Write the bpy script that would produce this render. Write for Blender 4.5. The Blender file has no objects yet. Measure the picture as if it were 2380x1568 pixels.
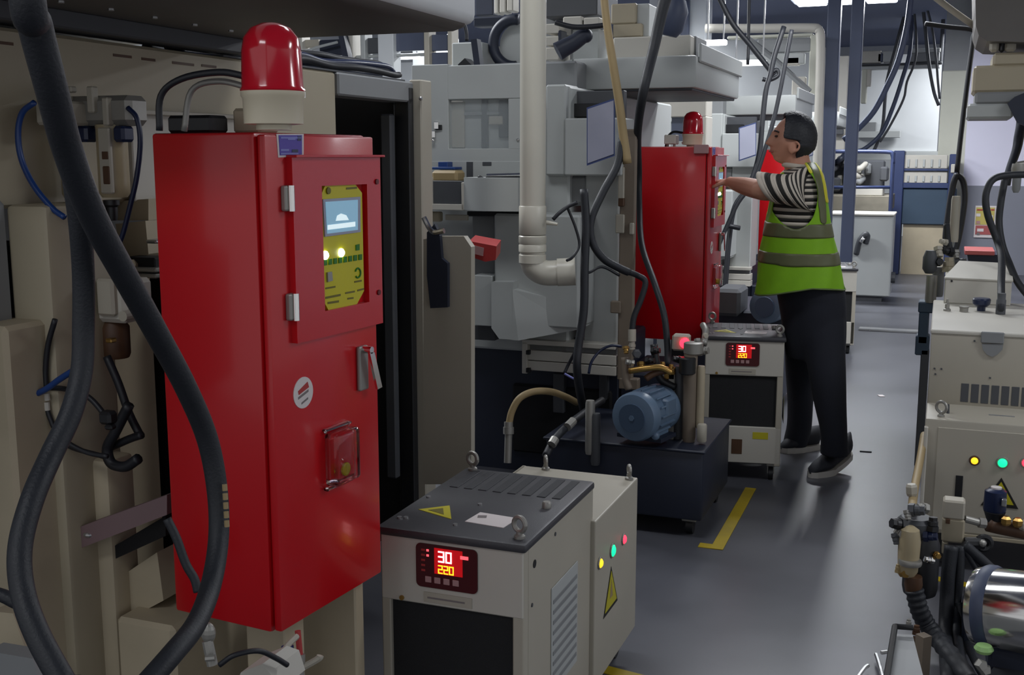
import bpy, bmesh, math, random
from mathutils import Vector, Matrix
random.seed(7)
S = bpy.context.scene
COL = S.collection
R = math.radians
PI = math.pi

# ------------------------------------------------------------------ camera
F = 2600.0                      # focal length in pixels of the 2380 px wide frame
CX, CY, EYE = 1190.0, 784.0, 1.55
PITCH, YAW = math.atan(424 / F), R(21)
cam = bpy.data.objects.new('camera', bpy.data.cameras.new('camera'))
COL.objects.link(cam)
cam.data.sensor_width = 36
cam.data.lens = F / 2380 * 36
cam.data.clip_start, cam.data.clip_end = 0.05, 100
cam.location = (0, 0, EYE)
cam.rotation_euler = (PI / 2 - PITCH, 0, YAW)
S.camera = cam

# ------------------------------------------------------------------ light
S.view_settings.view_transform = 'Standard'
S.view_settings.look = 'None'
S.view_settings.exposure = 0.0
S.view_settings.gamma = 1
S.view_settings.use_curve_mapping = False
w = bpy.data.worlds.new('world')
S.world = w
w.use_nodes = True
w.node_tree.nodes['Background'].inputs[0].default_value = (0.70, 0.72, 0.76, 1)
w.node_tree.nodes['Background'].inputs[1].default_value = 0.72

def area(name, loc, sx, sy, power, col=(0.93, 0.96, 1.0), rot=(0, 0, 0)):
    l = bpy.data.lights.new(name, 'AREA')
    l.shape = 'RECTANGLE'
    l.size, l.size_y, l.energy, l.color = sx, sy, power, col
    o = bpy.data.objects.new(name, l)
    o.location, o.rotation_euler = loc, rot
    COL.objects.link(o)
    return o

LAMPS_AND_FILLS = [(-1.13, 13.1, 3.22, 1.15, 0.5, 170), (-0.7, 7.6, 3.45, 1.7, 0.5, 110), (-4.2, 11.0, 3.45, 1.7, 0.5, 240),
         (-4.2, 5.5, 3.45, 1.7, 0.5, 140), (2.6, 9.0, 3.45, 1.7, 0.5, 130), (2.6, 3.5, 3.45, 1.7, 0.5, 60),
         (-1.7, 3.5, 3.45, 1.7, 0.5, 26), (-1.6, -0.9, 3.45, 1.7, 0.5, 26), (-5.0, 17.0, 3.45, 1.7, 0.5, 200), (1.0, 19.0, 3.45, 1.7, 0.5, 150)]  # first two on this line: unseen fills added to brighten the near machines
for x, y, z, sx, sy, p in LAMPS_AND_FILLS:
    area('ceiling_and_fill_light', (x, y, z - 0.06), sx, sy, p)

# ------------------------------------------------------------------ helpers
_c, _s = math.cos(YAW), math.sin(YAW)
_cp, _sp = math.cos(PITCH), math.sin(PITCH)

def ray(px, py):
    x, y = (px - CX) / F, -(py - CY) / F
    v = (x, _cp + y * _sp, -_sp + y * _cp)
    return Vector((_c * v[0] - _s * v[1], _s * v[0] + _c * v[1], v[2]))

def at(px, py, X=None, Y=None, Z=None, D=None):
    """a pixel of the photograph turned into a point on a plane of the room"""
    r = ray(px, py)
    if X is not None: t = X / r.x
    elif Y is not None: t = Y / r.y
    elif Z is not None: t = (Z - EYE) / r.z
    else: t = D
    return Vector((0, 0, EYE)) + r * t

def lin(c):
    return tuple(((v / 255) / 12.92 if v <= 10 else ((v / 255 + 0.055) / 1.055) ** 2.4) for v in c)

def mat(name, rgb, rough=0.5, metal=0.0, noise=0.06, scale=8, bump=0.0, bscale=120, coat=0.0, alpha=1.0, trans=0.0, emit=0.0, spec=0.5):
    m = bpy.data.materials.new(name)
    m.use_nodes = True
    nt = m.node_tree
    b = nt.nodes['Principled BSDF']
    c = lin(rgb)
    b.inputs['Roughness'].default_value = rough
    b.inputs['Metallic'].default_value = metal
    b.inputs['Coat Weight'].default_value = coat
    b.inputs['Coat Roughness'].default_value = 0.12
    b.inputs['Transmission Weight'].default_value = trans
    b.inputs['Specular IOR Level'].default_value = spec
    b.inputs['Alpha'].default_value = alpha
    b.inputs['Base Color'].default_value = (*c, 1)
    if emit:
        b.inputs['Emission Color'].default_value = (*c, 1)
        b.inputs['Emission Strength'].default_value = emit
        return m
    tc = nt.nodes.new('ShaderNodeTexCoord')
    if noise:
        n = nt.nodes.new('ShaderNodeTexNoise')
        n.inputs['Scale'].default_value = scale
        n.inputs['Detail'].default_value = 5
        nt.links.new(tc.outputs['Object'], n.inputs['Vector'])
        mx = nt.nodes.new('ShaderNodeMix')
        mx.data_type = 'RGBA'
        mx.inputs[6].default_value = (*[v * (1 - noise) for v in c], 1)
        mx.inputs[7].default_value = (*[min(1, v * (1 + noise)) for v in c], 1)
        nt.links.new(n.outputs['Fac'], mx.inputs[0])
        nt.links.new(mx.outputs[2], b.inputs['Base Color'])
        mr = nt.nodes.new('ShaderNodeMapRange')
        mr.inputs['To Min'].default_value = max(0.02, rough - 0.08)
        mr.inputs['To Max'].default_value = min(1, rough + 0.08)
        nt.links.new(n.outputs['Fac'], mr.inputs['Value'])
        nt.links.new(mr.outputs[0], b.inputs['Roughness'])
    if bump:
        n2 = nt.nodes.new('ShaderNodeTexNoise')
        n2.inputs['Scale'].default_value = bscale
        nt.links.new(tc.outputs['Object'], n2.inputs['Vector'])
        bp = nt.nodes.new('ShaderNodeBump')
        bp.inputs['Strength'].default_value = bump
        bp.inputs['Distance'].default_value = 0.002
        nt.links.new(n2.outputs['Fac'], bp.inputs['Height'])
        nt.links.new(bp.outputs[0], b.inputs['Normal'])
    return m

def frame_of(d):
    d = d.normalized()
    a = Vector((0, 0, 1)) if abs(d.z) < 0.9 else Vector((1, 0, 0))
    u = d.cross(a).normalized()
    return u, u.cross(d).normalized()

def smooth_path(pts, res=6):
    pts = [Vector(p) for p in pts]
    if len(pts) < 3: return pts
    out = []
    P = [pts[0] * 2 - pts[1]] + pts + [pts[-1] * 2 - pts[-2]]
    for i in range(1, len(P) - 2):
        a, b, c, d = P[i - 1], P[i], P[i + 1], P[i + 2]
        for k in range(res):
            t = k / res
            out.append(0.5 * ((2 * b) + (c - a) * t + (2 * a - 5 * b + 4 * c - d) * t * t + (3 * b - 3 * c + d - a) * t ** 3))
    out.append(pts[-1])
    return out

def world(o):
    m = o.matrix_basis.copy()
    while o.parent:
        o = o.parent
        m = o.matrix_basis @ m
    return m

class MB:
    """collects solids, then links them as ONE mesh object"""
    def __init__(self): self.bm = bmesh.new()
    def _take(self, fn):
        t = bmesh.new(); fn(t)
        me = bpy.data.meshes.new('t'); t.to_mesh(me); t.free()
        self.bm.from_mesh(me); bpy.data.meshes.remove(me)
        return self
    def box(self, a, b, bev=0.0, seg=1, M=None):
        a, b = Vector(a), Vector(b)
        lo = Vector([min(a[i], b[i]) for i in range(3)]); hi = Vector([max(a[i], b[i]) for i in range(3)])
        def fn(t):
            bmesh.ops.create_cube(t, size=1)
            for v in t.verts:
                v.co = Vector([lo[i] + (v.co[i] + 0.5) * (hi[i] - lo[i]) for i in range(3)])
            if bev:
                bmesh.ops.bevel(t, geom=list(t.edges), offset=min(bev, 0.45 * min(hi - lo)), segments=seg, affect='EDGES', profile=0.5)
            if M: t.transform(M)
        return self._take(fn)
    def obox(self, c, size, rz=0.0, bev=0.0, seg=1, rx=0.0, ry=0.0):
        h = Vector(size) / 2
        M = Matrix.Translation(Vector(c)) @ Matrix.Rotation(rz, 4, 'Z') @ Matrix.Rotation(ry, 4, 'Y') @ Matrix.Rotation(rx, 4, 'X')
        return self.box(-h, h, bev, seg, M)
    def cyl(self, p, q, r, r2=None, n=16):
        p, q = Vector(p), Vector(q)
        r2 = r if r2 is None else r2
        return self.rings([self.ring(p, q - p, r, n), self.ring(q, q - p, r2, n)])
    def ring(self, c, d, r, n, ph=0):
        u, v = frame_of(Vector(d))
        return [Vector(c) + u * (r * math.cos(2 * PI * k / n + ph)) + v * (r * math.sin(2 * PI * k / n + ph)) for k in range(n)]
    def rings(self, rs, cap=True, closed=True):
        bm = self.bm
        L = [[bm.verts.new(p) for p in r] for r in rs]
        n = len(L[0])
        for i in range(len(L) - 1):
            for k in range(n if closed else n - 1):
                j = (k + 1) % n
                bm.faces.new((L[i][k], L[i][j], L[i + 1][j], L[i + 1][k]))
        if cap and closed:
            bm.faces.new(L[0][::-1]); bm.faces.new(L[-1])
        return self
    def lathe(self, prof, o, axis=(0, 0, 1), n=24):
        o, axis = Vector(o), Vector(axis).normalized()
        return self.rings([self.ring(o + axis * h, axis, max(r, 1e-4), n) for r, h in prof])
    def tube(self, pts, r, n=10, res=6, smooth=True):
        p = smooth_path(pts, res) if smooth else [Vector(x) for x in pts]
        rs, u = [], None
        for i, c in enumerate(p):
            d = (p[min(i + 1, len(p) - 1)] - p[max(i - 1, 0)]).normalized()
            if u is None: u = frame_of(d)[0]
            u = (u - d * u.dot(d)).normalized()
            v = d.cross(u)
            rr = r(i / (len(p) - 1)) if callable(r) else r
            rs.append([c + u * (rr * math.cos(2 * PI * k / n)) + v * (rr * math.sin(2 * PI * k / n)) for k in range(n)])
        return self.rings(rs)
    def prism(self, poly, ext):
        poly = [Vector(p) for p in poly]; ext = Vector(ext)
        a = [self.bm.verts.new(p) for p in poly]; b = [self.bm.verts.new(p + ext) for p in poly]
        n = len(a)
        self.bm.faces.new(a[::-1]); self.bm.faces.new(b)
        for k in range(n):
            j = (k + 1) % n
            self.bm.faces.new((a[k], a[j], b[j], b[k]))
        return self
    def ball(self, c, r, sc=(1, 1, 1), u=16, v=10, M=None):
        def fn(t):
            bmesh.ops.create_uvsphere(t, u_segments=u, v_segments=v, radius=r)
            for x in t.verts: x.co = Vector([x.co[i] * sc[i] for i in range(3)])
            if M: t.transform(M)
            for x in t.verts: x.co += Vector(c)
        return self._take(fn)
    def torus(self, c, axis, Rr, r, n=20, m=8, a0=0, a1=2 * PI):
        u, v = frame_of(Vector(axis)); ax = Vector(axis).normalized()
        full = abs(a1 - a0 - 2 * PI) < 1e-6
        rs = []
        for i in range(n + 1):
            a = a0 + (a1 - a0) * i / n
            e = u * math.cos(a) + v * math.sin(a)
            rs.append([Vector(c) + e * (Rr + r * math.cos(2 * PI * k / m)) + ax * (r * math.sin(2 * PI * k / m)) for k in range(m)])
        return self.rings(rs, cap=not full)
    def pix(self, x0, y0, x1, y1, Y, dy=0.05, bev=0.004):
        """an upright box facing the camera end of the room, its near face on the plane Y"""
        a = at(x0, (y0 + y1) / 2, Y=Y); b = at(x1, (y0 + y1) / 2, Y=Y)
        t = at((x0 + x1) / 2, y0, Y=Y).z; d = at((x0 + x1) / 2, y1, Y=Y).z
        return self.box((a.x, Y, d), (b.x, Y + dy, t), bev)
    def pixx(self, x0, y0, x1, y1, X, dx=-0.05, bev=0.004):
        """an upright box facing the aisle, its near face on the plane X"""
        a = at(x0, (y0 + y1) / 2, X=X); b = at(x1, (y0 + y1) / 2, X=X)
        t = at((x0 + x1) / 2, y0, X=X).z; d = at((x0 + x1) / 2, y1, X=X).z
        return self.box((X, a.y, d), (X + dx, b.y, t), bev)
    def build(self, name, m, parent=None, smooth=False, label=None):
        bmesh.ops.recalc_face_normals(self.bm, faces=list(self.bm.faces))
        me = bpy.data.meshes.new(name)
        if parent is None:
            vs = [v.co for v in self.bm.verts]
            o0 = Vector((sum(v.x for v in vs) / len(vs), sum(v.y for v in vs) / len(vs), min(v.z for v in vs)))
            self.bm.transform(Matrix.Translation(-o0))
        else:
            self.bm.transform(world(parent).inverted())
        self.bm.to_mesh(me); self.bm.free()
        me.materials.append(m)
        if smooth:
            me.polygons.foreach_set('use_smooth', [True] * len(me.polygons))
            if smooth is not True: me.set_sharp_from_angle(angle=R(smooth))
        o = bpy.data.objects.new(name, me)
        COL.objects.link(o)
        if parent is None: o.location = o0
        else: o.parent = parent
        if label: o['label'] = label
        return o

def tag(o, label, cat, group=None, kind=None):
    if label: o['label'] = label
    if cat: o['category'] = cat
    if group: o['group'] = group
    if kind: o['kind'] = kind
    return o

def thing(name, label, cat, loc=(0, 0, 0), rz=0.0, group=None):
    o = bpy.data.objects.new(name, None)
    o.empty_display_size = 0.1
    COL.objects.link(o)
    o.location = loc; o.rotation_euler = (0, 0, rz)
    return tag(o, label, cat, group)

def struct(o): o['kind'] = 'structure'; return o

def copy_tree(o, parent=None):
    c = o.copy(); COL.objects.link(c)
    if parent: c.parent = parent
    for ch in list(o.children): copy_tree(ch, c)
    return c

def fit(mb, p, d, r):
    """a pipe fitting: hex nut, collar and a smaller end nut"""
    p, d = Vector(p), Vector(d).normalized()
    mb.cyl(p - d * r * .9, p - d * r * .1, r, n=6)
    mb.lathe([(r * .7, -.12 * r), (r * .78, 0), (r * .78, r * .6), (r * .6, r * .75)], p, d, 14)
    mb.cyl(p + d * r * .7, p + d * r * 1.25, r * .72, n=6)
    return mb
FDIR = [(.35, -1, .1), (0, .1, 1), (1, -.2, .15), (.2, -.5, -1), (-.8, -.5, .2)]
_fi = [0]
def fdir():
    _fi[0] += 1
    return FDIR[_fi[0] % 5]
def low(px, py, d, m=.035):
    """the point at depth d, or nearer so that it stays above the floor"""
    return at(px, py, D=min(d, (EYE - m) / -ray(px, py).z))
SEG = {'0': 'abcdef', '1': 'bc', '2': 'abged', '3': 'abgcd', '4': 'fgbc', '5': 'afgcd', '6': 'afgedc', '7': 'abc', '8': 'abcdefg', '9': 'abcdfg'}
def digits(mb, text, o, ux, uz, h, t=0.002, n=None):
    """seven-segment digits standing on a panel; ux along the text, uz up, n out of the panel"""
    o, ux, uz, n = Vector(o), Vector(ux), Vector(uz), Vector(n)
    wd, k = h * 0.52, h * 0.13
    def bar(c, a, b):
        q = [c - ux * a - uz * b, c + ux * a - uz * b, c + ux * a + uz * b, c - ux * a + uz * b]
        mb.prism(q, n * t)
    x = 0.0
    for ch in text:
        c = o + ux * x
        pos = {'a': (wd / 2, h, 1), 'g': (wd / 2, h / 2, 1), 'd': (wd / 2, 0, 1), 'f': (0, h * .75, 0), 'b': (wd, h * .75, 0), 'e': (0, h * .25, 0), 'c': (wd, h * .25, 0)}
        for s_ in SEG[ch]:
            px_, pz_, hor = pos[s_]
            p = c + ux * px_ + uz * pz_
            bar(p, wd / 2 + k / 2 if hor else k / 2, k / 2 if hor else h / 4 + k / 2)
        x += wd * 1.5
    return mb

# ------------------------------------------------------------------ materials
M = {}
M['red'] = mat('red paint', (192, 5, 19), 0.32, noise=0.05, scale=3, bump=0.04, bscale=300, coat=0.3)
M['reddark'] = mat('red gasket', (96, 6, 14), 0.5)
M['beige'] = mat('beige machine paint', (162, 152, 130), 0.5, noise=0.07, scale=4, bump=0.05)
M['beigedark'] = mat('grimy beige paint', (174, 162, 138), 0.6, noise=0.16, scale=7)
M['white'] = mat('white machine paint', (188, 184, 174), 0.45, noise=0.05, scale=5, bump=0.05)
M['cream'] = mat('cream paint', (170, 164, 150), 0.5, noise=0.06, scale=5)
M['grey'] = mat('light grey machine paint', (172, 175, 173), 0.45, noise=0.05, scale=4, bump=0.04)
M['midgrey'] = mat('mid grey paint', (128, 130, 131), 0.5, noise=0.07)
M['darkgrey'] = mat('dark grey steel', (70, 72, 76), 0.55, noise=0.12)
M['hoodgrey'] = mat('dusty dark sheet steel', (92, 88, 84), 0.55, noise=0.18, scale=5)
M['black'] = mat('black plastic', (24, 25, 28), 0.45, noise=0.1)
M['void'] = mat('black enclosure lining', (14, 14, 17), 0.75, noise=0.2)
M['navy'] = mat('dark blue tank paint', (30, 36, 52), 0.5, noise=0.15, scale=6)
M['blueframe'] = mat('blue frame paint', (48, 60, 98), 0.45, noise=0.08)
M['bluegrey'] = mat('blue grey post paint', (64, 72, 94), 0.5, noise=0.08)
M['rubber'] = mat('black rubber hose', (28, 31, 37), 0.55, noise=0.12, scale=30, bump=0.3, bscale=250)
M['cable'] = mat('dark cable sheath', (26, 28, 34), 0.5, noise=0.1)
M['blue'] = mat('blue air tube', (26, 60, 120), 0.35, noise=0.05)
M['navytube'] = mat('dark blue air tube', (22, 34, 66), 0.35, noise=0.05)
M['tan'] = mat('tan cable sheath', (150, 130, 92), 0.6, noise=0.1)
M['trunk'] = mat('weathered grey trunking', (118, 106, 92), 0.6, noise=0.15)
M['pvc'] = mat('white drain pipe plastic', (200, 196, 182), 0.35, noise=0.04)
M['steel'] = mat('bare steel', (190, 190, 190), 0.3, metal=0.9, noise=0.08)
M['chrome'] = mat('chrome', (230, 228, 224), 0.14, metal=1.0, noise=0.03)
M['cast'] = mat('grey cast fitting', (150, 148, 142), 0.45, metal=0.5, noise=0.12)
M['brass'] = mat('brass', (176, 140, 78), 0.35, metal=0.9, noise=0.12)
M['brown'] = mat('brown varnished coil', (78, 52, 32), 0.55, noise=0.25, scale=20)
M['filter'] = mat('filter bowl amber grey', (166, 152, 122), 0.3, noise=0.08)
M['motor'] = mat('blue grey motor enamel', (92, 112, 134), 0.38, noise=0.07)
M['yellow'] = mat('yellow panel', (196, 186, 6), 0.4, noise=0.03)
M['tape'] = mat('yellow floor tape', (176, 152, 26), 0.55, noise=0.2, scale=14)
M['yelsign'] = mat('yellow warning film', (186, 176, 30), 0.45, noise=0.06)
M['ink'] = mat('black print', (28, 26, 22), 0.5, noise=0)
M['greyink'] = mat('grey print', (120, 112, 112), 0.5, noise=0)
M['olive'] = mat('olive print', (104, 96, 16), 0.5, noise=0)
M['greenink'] = mat('green key print', (34, 110, 14), 0.5, noise=0)
M['redink'] = mat('red print', (170, 50, 50), 0.5, noise=0)
M['paper'] = mat('white paper label', (214, 206, 204), 0.55, noise=0.03)
M['violet'] = mat('violet blue label', (74, 56, 160), 0.4, noise=0.05)
M['sky'] = mat('pale blue label print', (120, 124, 190), 0.4, noise=0)
M['lcd'] = mat('lit blue display', (120, 160, 182), 0.3, emit=0.55)
M['lcdw'] = mat('lit white display text', (205, 222, 226), 0.3, emit=0.8)
M['screen'] = mat('blank grey monitor', (150, 152, 168), 0.22, noise=0.05)
M['screenframe'] = mat('navy bezel', (52, 66, 112), 0.4)
M['ledw'] = mat('lit white led', (240, 250, 235), emit=6)
M['ledr'] = mat('lit red lamp', (255, 40, 60), emit=4)
M['ledg'] = mat('lit green lamp', (20, 255, 150), emit=1.6)
M['ledy'] = mat('lit amber lamp', (250, 200, 40), emit=1.4)
M['digr'] = mat('lit red white digits', (255, 190, 190), emit=5)
M['digy'] = mat('lit yellow digits', (250, 230, 40), emit=1.5)
M['disp'] = mat('dark red display glass', (70, 8, 14), 0.15, noise=0.05)
M['dispglow'] = mat('red backlit display glass', (190, 6, 16), emit=0.55)
M['dome'] = mat('red beacon lens', (198, 18, 38), 0.16, noise=0.02, coat=0.6)
M['domebase'] = mat('ivory beacon base', (206, 196, 172), 0.3, noise=0.04)
M['clear'] = mat('clear plastic cover', (250, 235, 235), 0.05, noise=0, trans=1.0)
M['glass'] = mat('machine window glass', (200, 208, 210), 0.06, noise=0, alpha=0.22)
M['lamp'] = mat('lamp diffuser', (235, 242, 255), emit=7)
M['lens'] = mat('lamp reflector', (220, 226, 238), 0.3)
M['mesh'] = mat('black filter mesh', (22, 23, 26), 0.7, noise=0.2, scale=90, bump=0.8, bscale=900)
M['lid'] = mat('charcoal textured lid', (58, 58, 62), 0.42, noise=0.1, bump=0.25, bscale=500)
M['lidline'] = mat('charcoal louvre', (36, 37, 42), 0.5, noise=0.08)
M['skin'] = mat('skin', (190, 136, 112), 0.55, noise=0.07, scale=18)
M['lip'] = mat('lip skin', (150, 86, 78), 0.5, noise=0.05)
M['hair'] = mat('black hair', (22, 24, 30), 0.55, noise=0.25, scale=60, bump=0.6, bscale=180)
M['vest'] = mat('lime safety mesh', (124, 178, 12), 0.7, noise=0.1, scale=25, bump=0.3, bscale=420)
M['vestyel'] = mat('yellow vest binding', (206, 198, 40), 0.6, noise=0.08)
M['reflect'] = mat('grey reflective tape', (94, 97, 66), 0.45, noise=0.1, scale=30)
M['trouser'] = mat('dark navy trouser cloth', (26, 29, 40), 0.85, noise=0.15, scale=12, bump=0.2)
M['shoe'] = mat('dark shoe upper', (26, 29, 38), 0.7, noise=0.15)
M['sole'] = mat('grey shoe sole', (188, 184, 178), 0.6, noise=0.1)
M['eye'] = mat('dark eye', (30, 24, 22), 0.2, noise=0)
M['whitewall'] = mat('white partition', (204, 207, 208), 0.6, noise=0.03)
M['lavwall'] = mat('pale lavender wall paint', (214, 212, 228), 0.65, noise=0.03, scale=2)
M['dado'] = mat('grey dado paint', (128, 130, 140), 0.6, noise=0.05, scale=3)
M['beigecol'] = mat('beige pillar paint', (190, 190, 176), 0.6, noise=0.04)
M['ceiling'] = mat('dark blue grey ceiling', (104, 112, 138), 0.7, noise=0.1, scale=1.2)
M['darkpane'] = mat('dark window pane', (88, 94, 112), 0.12, noise=0.1, scale=2)
M['wood'] = mat('grey pallet wood', (128, 122, 108), 0.7, noise=0.2, scale=12)
M['palegrey'] = mat('pale grey lit edge', (212, 214, 214), 0.45, noise=0.05)  # colour raised so the aisle face of the near hood looks lit
M['bracket'] = mat('mauve grey bracket paint', (118, 96, 98), 0.5, noise=0.1)
M['fancover'] = mat('dark blue grey fan cover', (62, 80, 102), 0.5)
M['cloud'] = mat('pale oil film', (96, 92, 100), 0.3, noise=0.2, scale=10)
M['capgreen'] = mat('pale green cap', (150, 190, 120), 0.4)
M['tealpost'] = mat('dark teal paint', (52, 70, 88), 0.5, noise=0.1)
M['signred'] = mat('faded red print', (166, 84, 82), 0.5)
M['signyel'] = mat('faded yellow print', (190, 174, 92), 0.5)
# ------------------------------------------------------------------ room shell
def floor_mat():
    m = mat('grey epoxy floor', (92, 93, 104), 0.3, noise=0.0)
    nt = m.node_tree; b = nt.nodes['Principled BSDF']
    tc = nt.nodes['Texture Coordinate']
    n = nt.nodes.new('ShaderNodeTexNoise'); n.inputs['Scale'].default_value = 1.7; n.inputs['Detail'].default_value = 5; n.inputs['Roughness'].default_value = 0.5
    n2 = nt.nodes.new('ShaderNodeTexNoise'); n2.inputs['Scale'].default_value = 26; n2.inputs['Detail'].default_value = 4
    nt.links.new(tc.outputs['Object'], n.inputs['Vector']); nt.links.new(tc.outputs['Object'], n2.inputs['Vector'])
    r = nt.nodes.new('ShaderNodeValToRGB')
    r.color_ramp.elements[0].position = 0.0; r.color_ramp.elements[0].color = (*lin((52, 53, 59)), 1)
    r.color_ramp.elements[1].position = 1.0; r.color_ramp.elements[1].color = (*lin((104, 105, 112)), 1)
    nt.links.new(n.outputs['Fac'], r.inputs[0])
    nt.links.new(r.outputs[0], b.inputs['Base Color'])
    b.inputs['Specular IOR Level'].default_value = 0.42
    mr = nt.nodes.new('ShaderNodeMapRange'); mr.inputs['To Min'].default_value = 0.29; mr.inputs['To Max'].default_value = 0.42; mr.clamp = False
    nt.links.new(n.outputs['Fac'], mr.inputs['Value']); nt.links.new(mr.outputs[0], b.inputs['Roughness'])
    bp = nt.nodes.new('ShaderNodeBump'); bp.inputs['Strength'].default_value = 0.12; bp.inputs['Distance'].default_value = 0.003
    nt.links.new(n2.outputs['Fac'], bp.inputs['Height'])
    return m
M['floor'] = floor_mat()
XL, XR, Y0, Y1, ZC = -9.0, 5.0, -2.0, 23.0, 3.6
struct(MB().box((XL, Y0, -0.1), (XR, Y1, 0)).build('floor', M['floor']))
struct(MB().box((XL, Y0, ZC), (XR, Y1, ZC + 0.1)).build('ceiling', M['ceiling']))
struct(MB().box((XL, Y1, 0), (XR, Y1 + 0.15, ZC)).build('wall_back', M['whitewall']))
struct(MB().box((XL - 0.15, Y0, 0), (XL, Y1, ZC)).build('wall_left', M['whitewall']))
struct(MB().box((XR, 7.0, 0), (XR + 0.15, Y1, ZC)).build('wall_right', M['lavwall']))
# partition wall at the right, pale above and painted grey below
a = at(2240, 400, Y=16.0)
wz = at(2240, 431, Y=16.0).z
pw = struct(MB().box((a.x, 16.0, wz), (XR, 16.12, ZC)).build('wall_right_partition', M['lavwall']))
MB().box((a.x, 15.985, 0), (XR, 16.12, wz)).build('dado', M['dado'], pw)
# the pillar: grey upper part, beige lower part
pl, pr_ = at(2183, 300, Y=16.2), at(2241, 300, Y=16.2)
zt = at(2210, 164, Y=16.2).z
col = struct(MB().box((pl.x, 16.2, 0), (pr_.x + 0.05, 16.55, zt), 0.01).build('trim_1', M['beigecol']))
MB().box((pl.x + 0.01, 16.22, zt), (pr_.x + 0.04, 16.53, ZC)).build('upper_column', M['midgrey'], col)
# white sheet partition behind the far bench
MB_ = MB().pix(1880, 128, 2184, 352, 20.0, 0.06)
struct(MB_.build('trim_2', M['whitewall']))
struct(MB().pix(1990, 352, 2240, 372, 19.9, 0.1).build('trim_3', M['grey']))

# windows and mullions along the back wall, seen over the machines
def window(n, x0, y0, x1, y1, nx, ny, Y=22.9):
    a = at(x0, y1, Y=Y); b = at(x1, y0, Y=Y)
    z0, z1 = min(a.z, b.z), min(max(a.z, b.z), ZC - 0.02)
    fr = MB(); t = 0.05
    fr.box((a.x, Y, z0), (b.x, Y + 0.09, z0 + t)); fr.box((a.x, Y, z1 - t), (b.x, Y + 0.09, z1))
    for i in range(nx + 1):
        x = a.x + (b.x - a.x) * i / nx
        fr.box((x - t / 2, Y, z0), (x + t / 2, Y + 0.09, z1))
    for j in range(1, ny):
        z = z0 + (z1 - z0) * j / ny
        fr.box((a.x, Y, z - t / 2), (b.x, Y + 0.09, z + t / 2))
    w_ = struct(fr.build('window_%d' % n, M['white']))
    for i in range(nx):
        for j in range(ny):
            xa, xb = a.x + (b.x - a.x) * i / nx, a.x + (b.x - a.x) * (i + 1) / nx
            za, zb = z0 + (z1 - z0) * j / ny, z0 + (z1 - z0) * (j + 1) / ny
            MB().box((xa, Y + 0.04, za), (xb, Y + 0.06, zb)).build('pane', M['darkpane'], w_)
window(1, 1690, -10, 1890, 92, 4, 1)
window(2, 1000, 60, 1195, 190, 3, 2)
# floor tape
def tape(pts, w_, label):
    mb = MB()
    for a, b in zip(pts, pts[1:]):
        a, b = Vector(a), Vector(b); d = (b - a).normalized(); n = Vector((-d.y, d.x, 0)) * w_ / 2
        mb.prism([a - n, b - n, b + n, a + n], (0, 0, 0.0025))
    return tag(mb.build('floor_tape', M['tape']), label, 'tape')
p1, p2 = at(1668, 1272, Z=0), at(1745, 1135, Z=0)
tape([(p1.x - 0.075, p1.y, 0.0005), (p1.x, p1.y, 0.0005)], 0.05, 'short yellow floor tape turning the corner under the dark pump tank')
tape([(p1.x, p1.y - 0.025, 0.001), (p2.x, p2.y, 0.001)], 0.05, 'yellow floor tape running along the aisle beside the dark pump tank')
q1, q2 = at(1395, 1553, Z=0), at(1500, 1580, Z=0)
tape([q1, q2], 0.05, 'yellow floor tape at the bottom edge below the near chiller')
q1, q2 = at(2135, 1336, Z=0), at(2330, 1377, Z=0)
tape([q1, q2], 0.045, 'orange yellow floor tape behind the chrome motor at right')
q1, q2 = at(1995, 768, Z=0), at(2140, 778, Z=0)
tag(MB().box((q1.x, q1.y, 0), (q2.x, q1.y + 0.12, 0.02), 0.004).build('floor_strip', M['steel']), 'bright metal threshold strip across the far aisle floor', 'strip')

# ceiling lamps: a housing with three lit diffusers
x, y, z, sx, sy, p = LAMPS_AND_FILLS[0]
t = thing('ceiling_lamp', 'glaring bank of three lit lamps under the ceiling over the aisle', 'lamp', (x, y, z))
MB().box((x - sx / 2, y - sy / 2, z), (x + sx / 2, y + sy / 2, z + 0.08), 0.01).build('housing', M['lens'], t)
for k in (-.45, .45):
    MB().cyl((x + k, y, z + 0.08), (x + k, y, ZC), 0.012, n=8).build('hanger', M['steel'], t)
for k in (-1, 0, 1):
    MB().box((x + k * 0.37 - 0.16, y - 0.2, z - 0.03), (x + k * 0.37 + 0.16, y + 0.2, z), 0.012).build('diffuser', M['lamp'], t)
# ------------------------------------------------------------------ the near machine at the left
X1 = -1.9
m1 = thing('grinding_machine', 'beige machine at the left edge under a dark overhanging hood', 'machine', (-2.4, 1.9, 0))
MB().box((-2.9, 1.25, 1.87), (-1.183, 2.812, 2.14), 0.045, 3).build('hood', M['hoodgrey'], m1, smooth=35)
mb = MB().box((-1.24, 1.25, 1.885), (-1.176, 2.815, 2.15), 0.03, 3)
mb.build('hood_edge', M['palegrey'], m1, smooth=35)
MB().box((-1.95, 1.25, 1.83), (-1.86, 2.8, 1.872), 0.004).build('hood_flange', M['darkgrey'], m1)
for px, py in ((142, 3), (258, 21), (360, 40), (453, 57), (537, 71), (620, 86)):
    p = at(px, py, Z=1.869)
    MB().lathe([(0.006, -0.004), (0.007, -0.003), (0.007, 0.002)], p, n=8).build('screw', M['steel'], m1)
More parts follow.
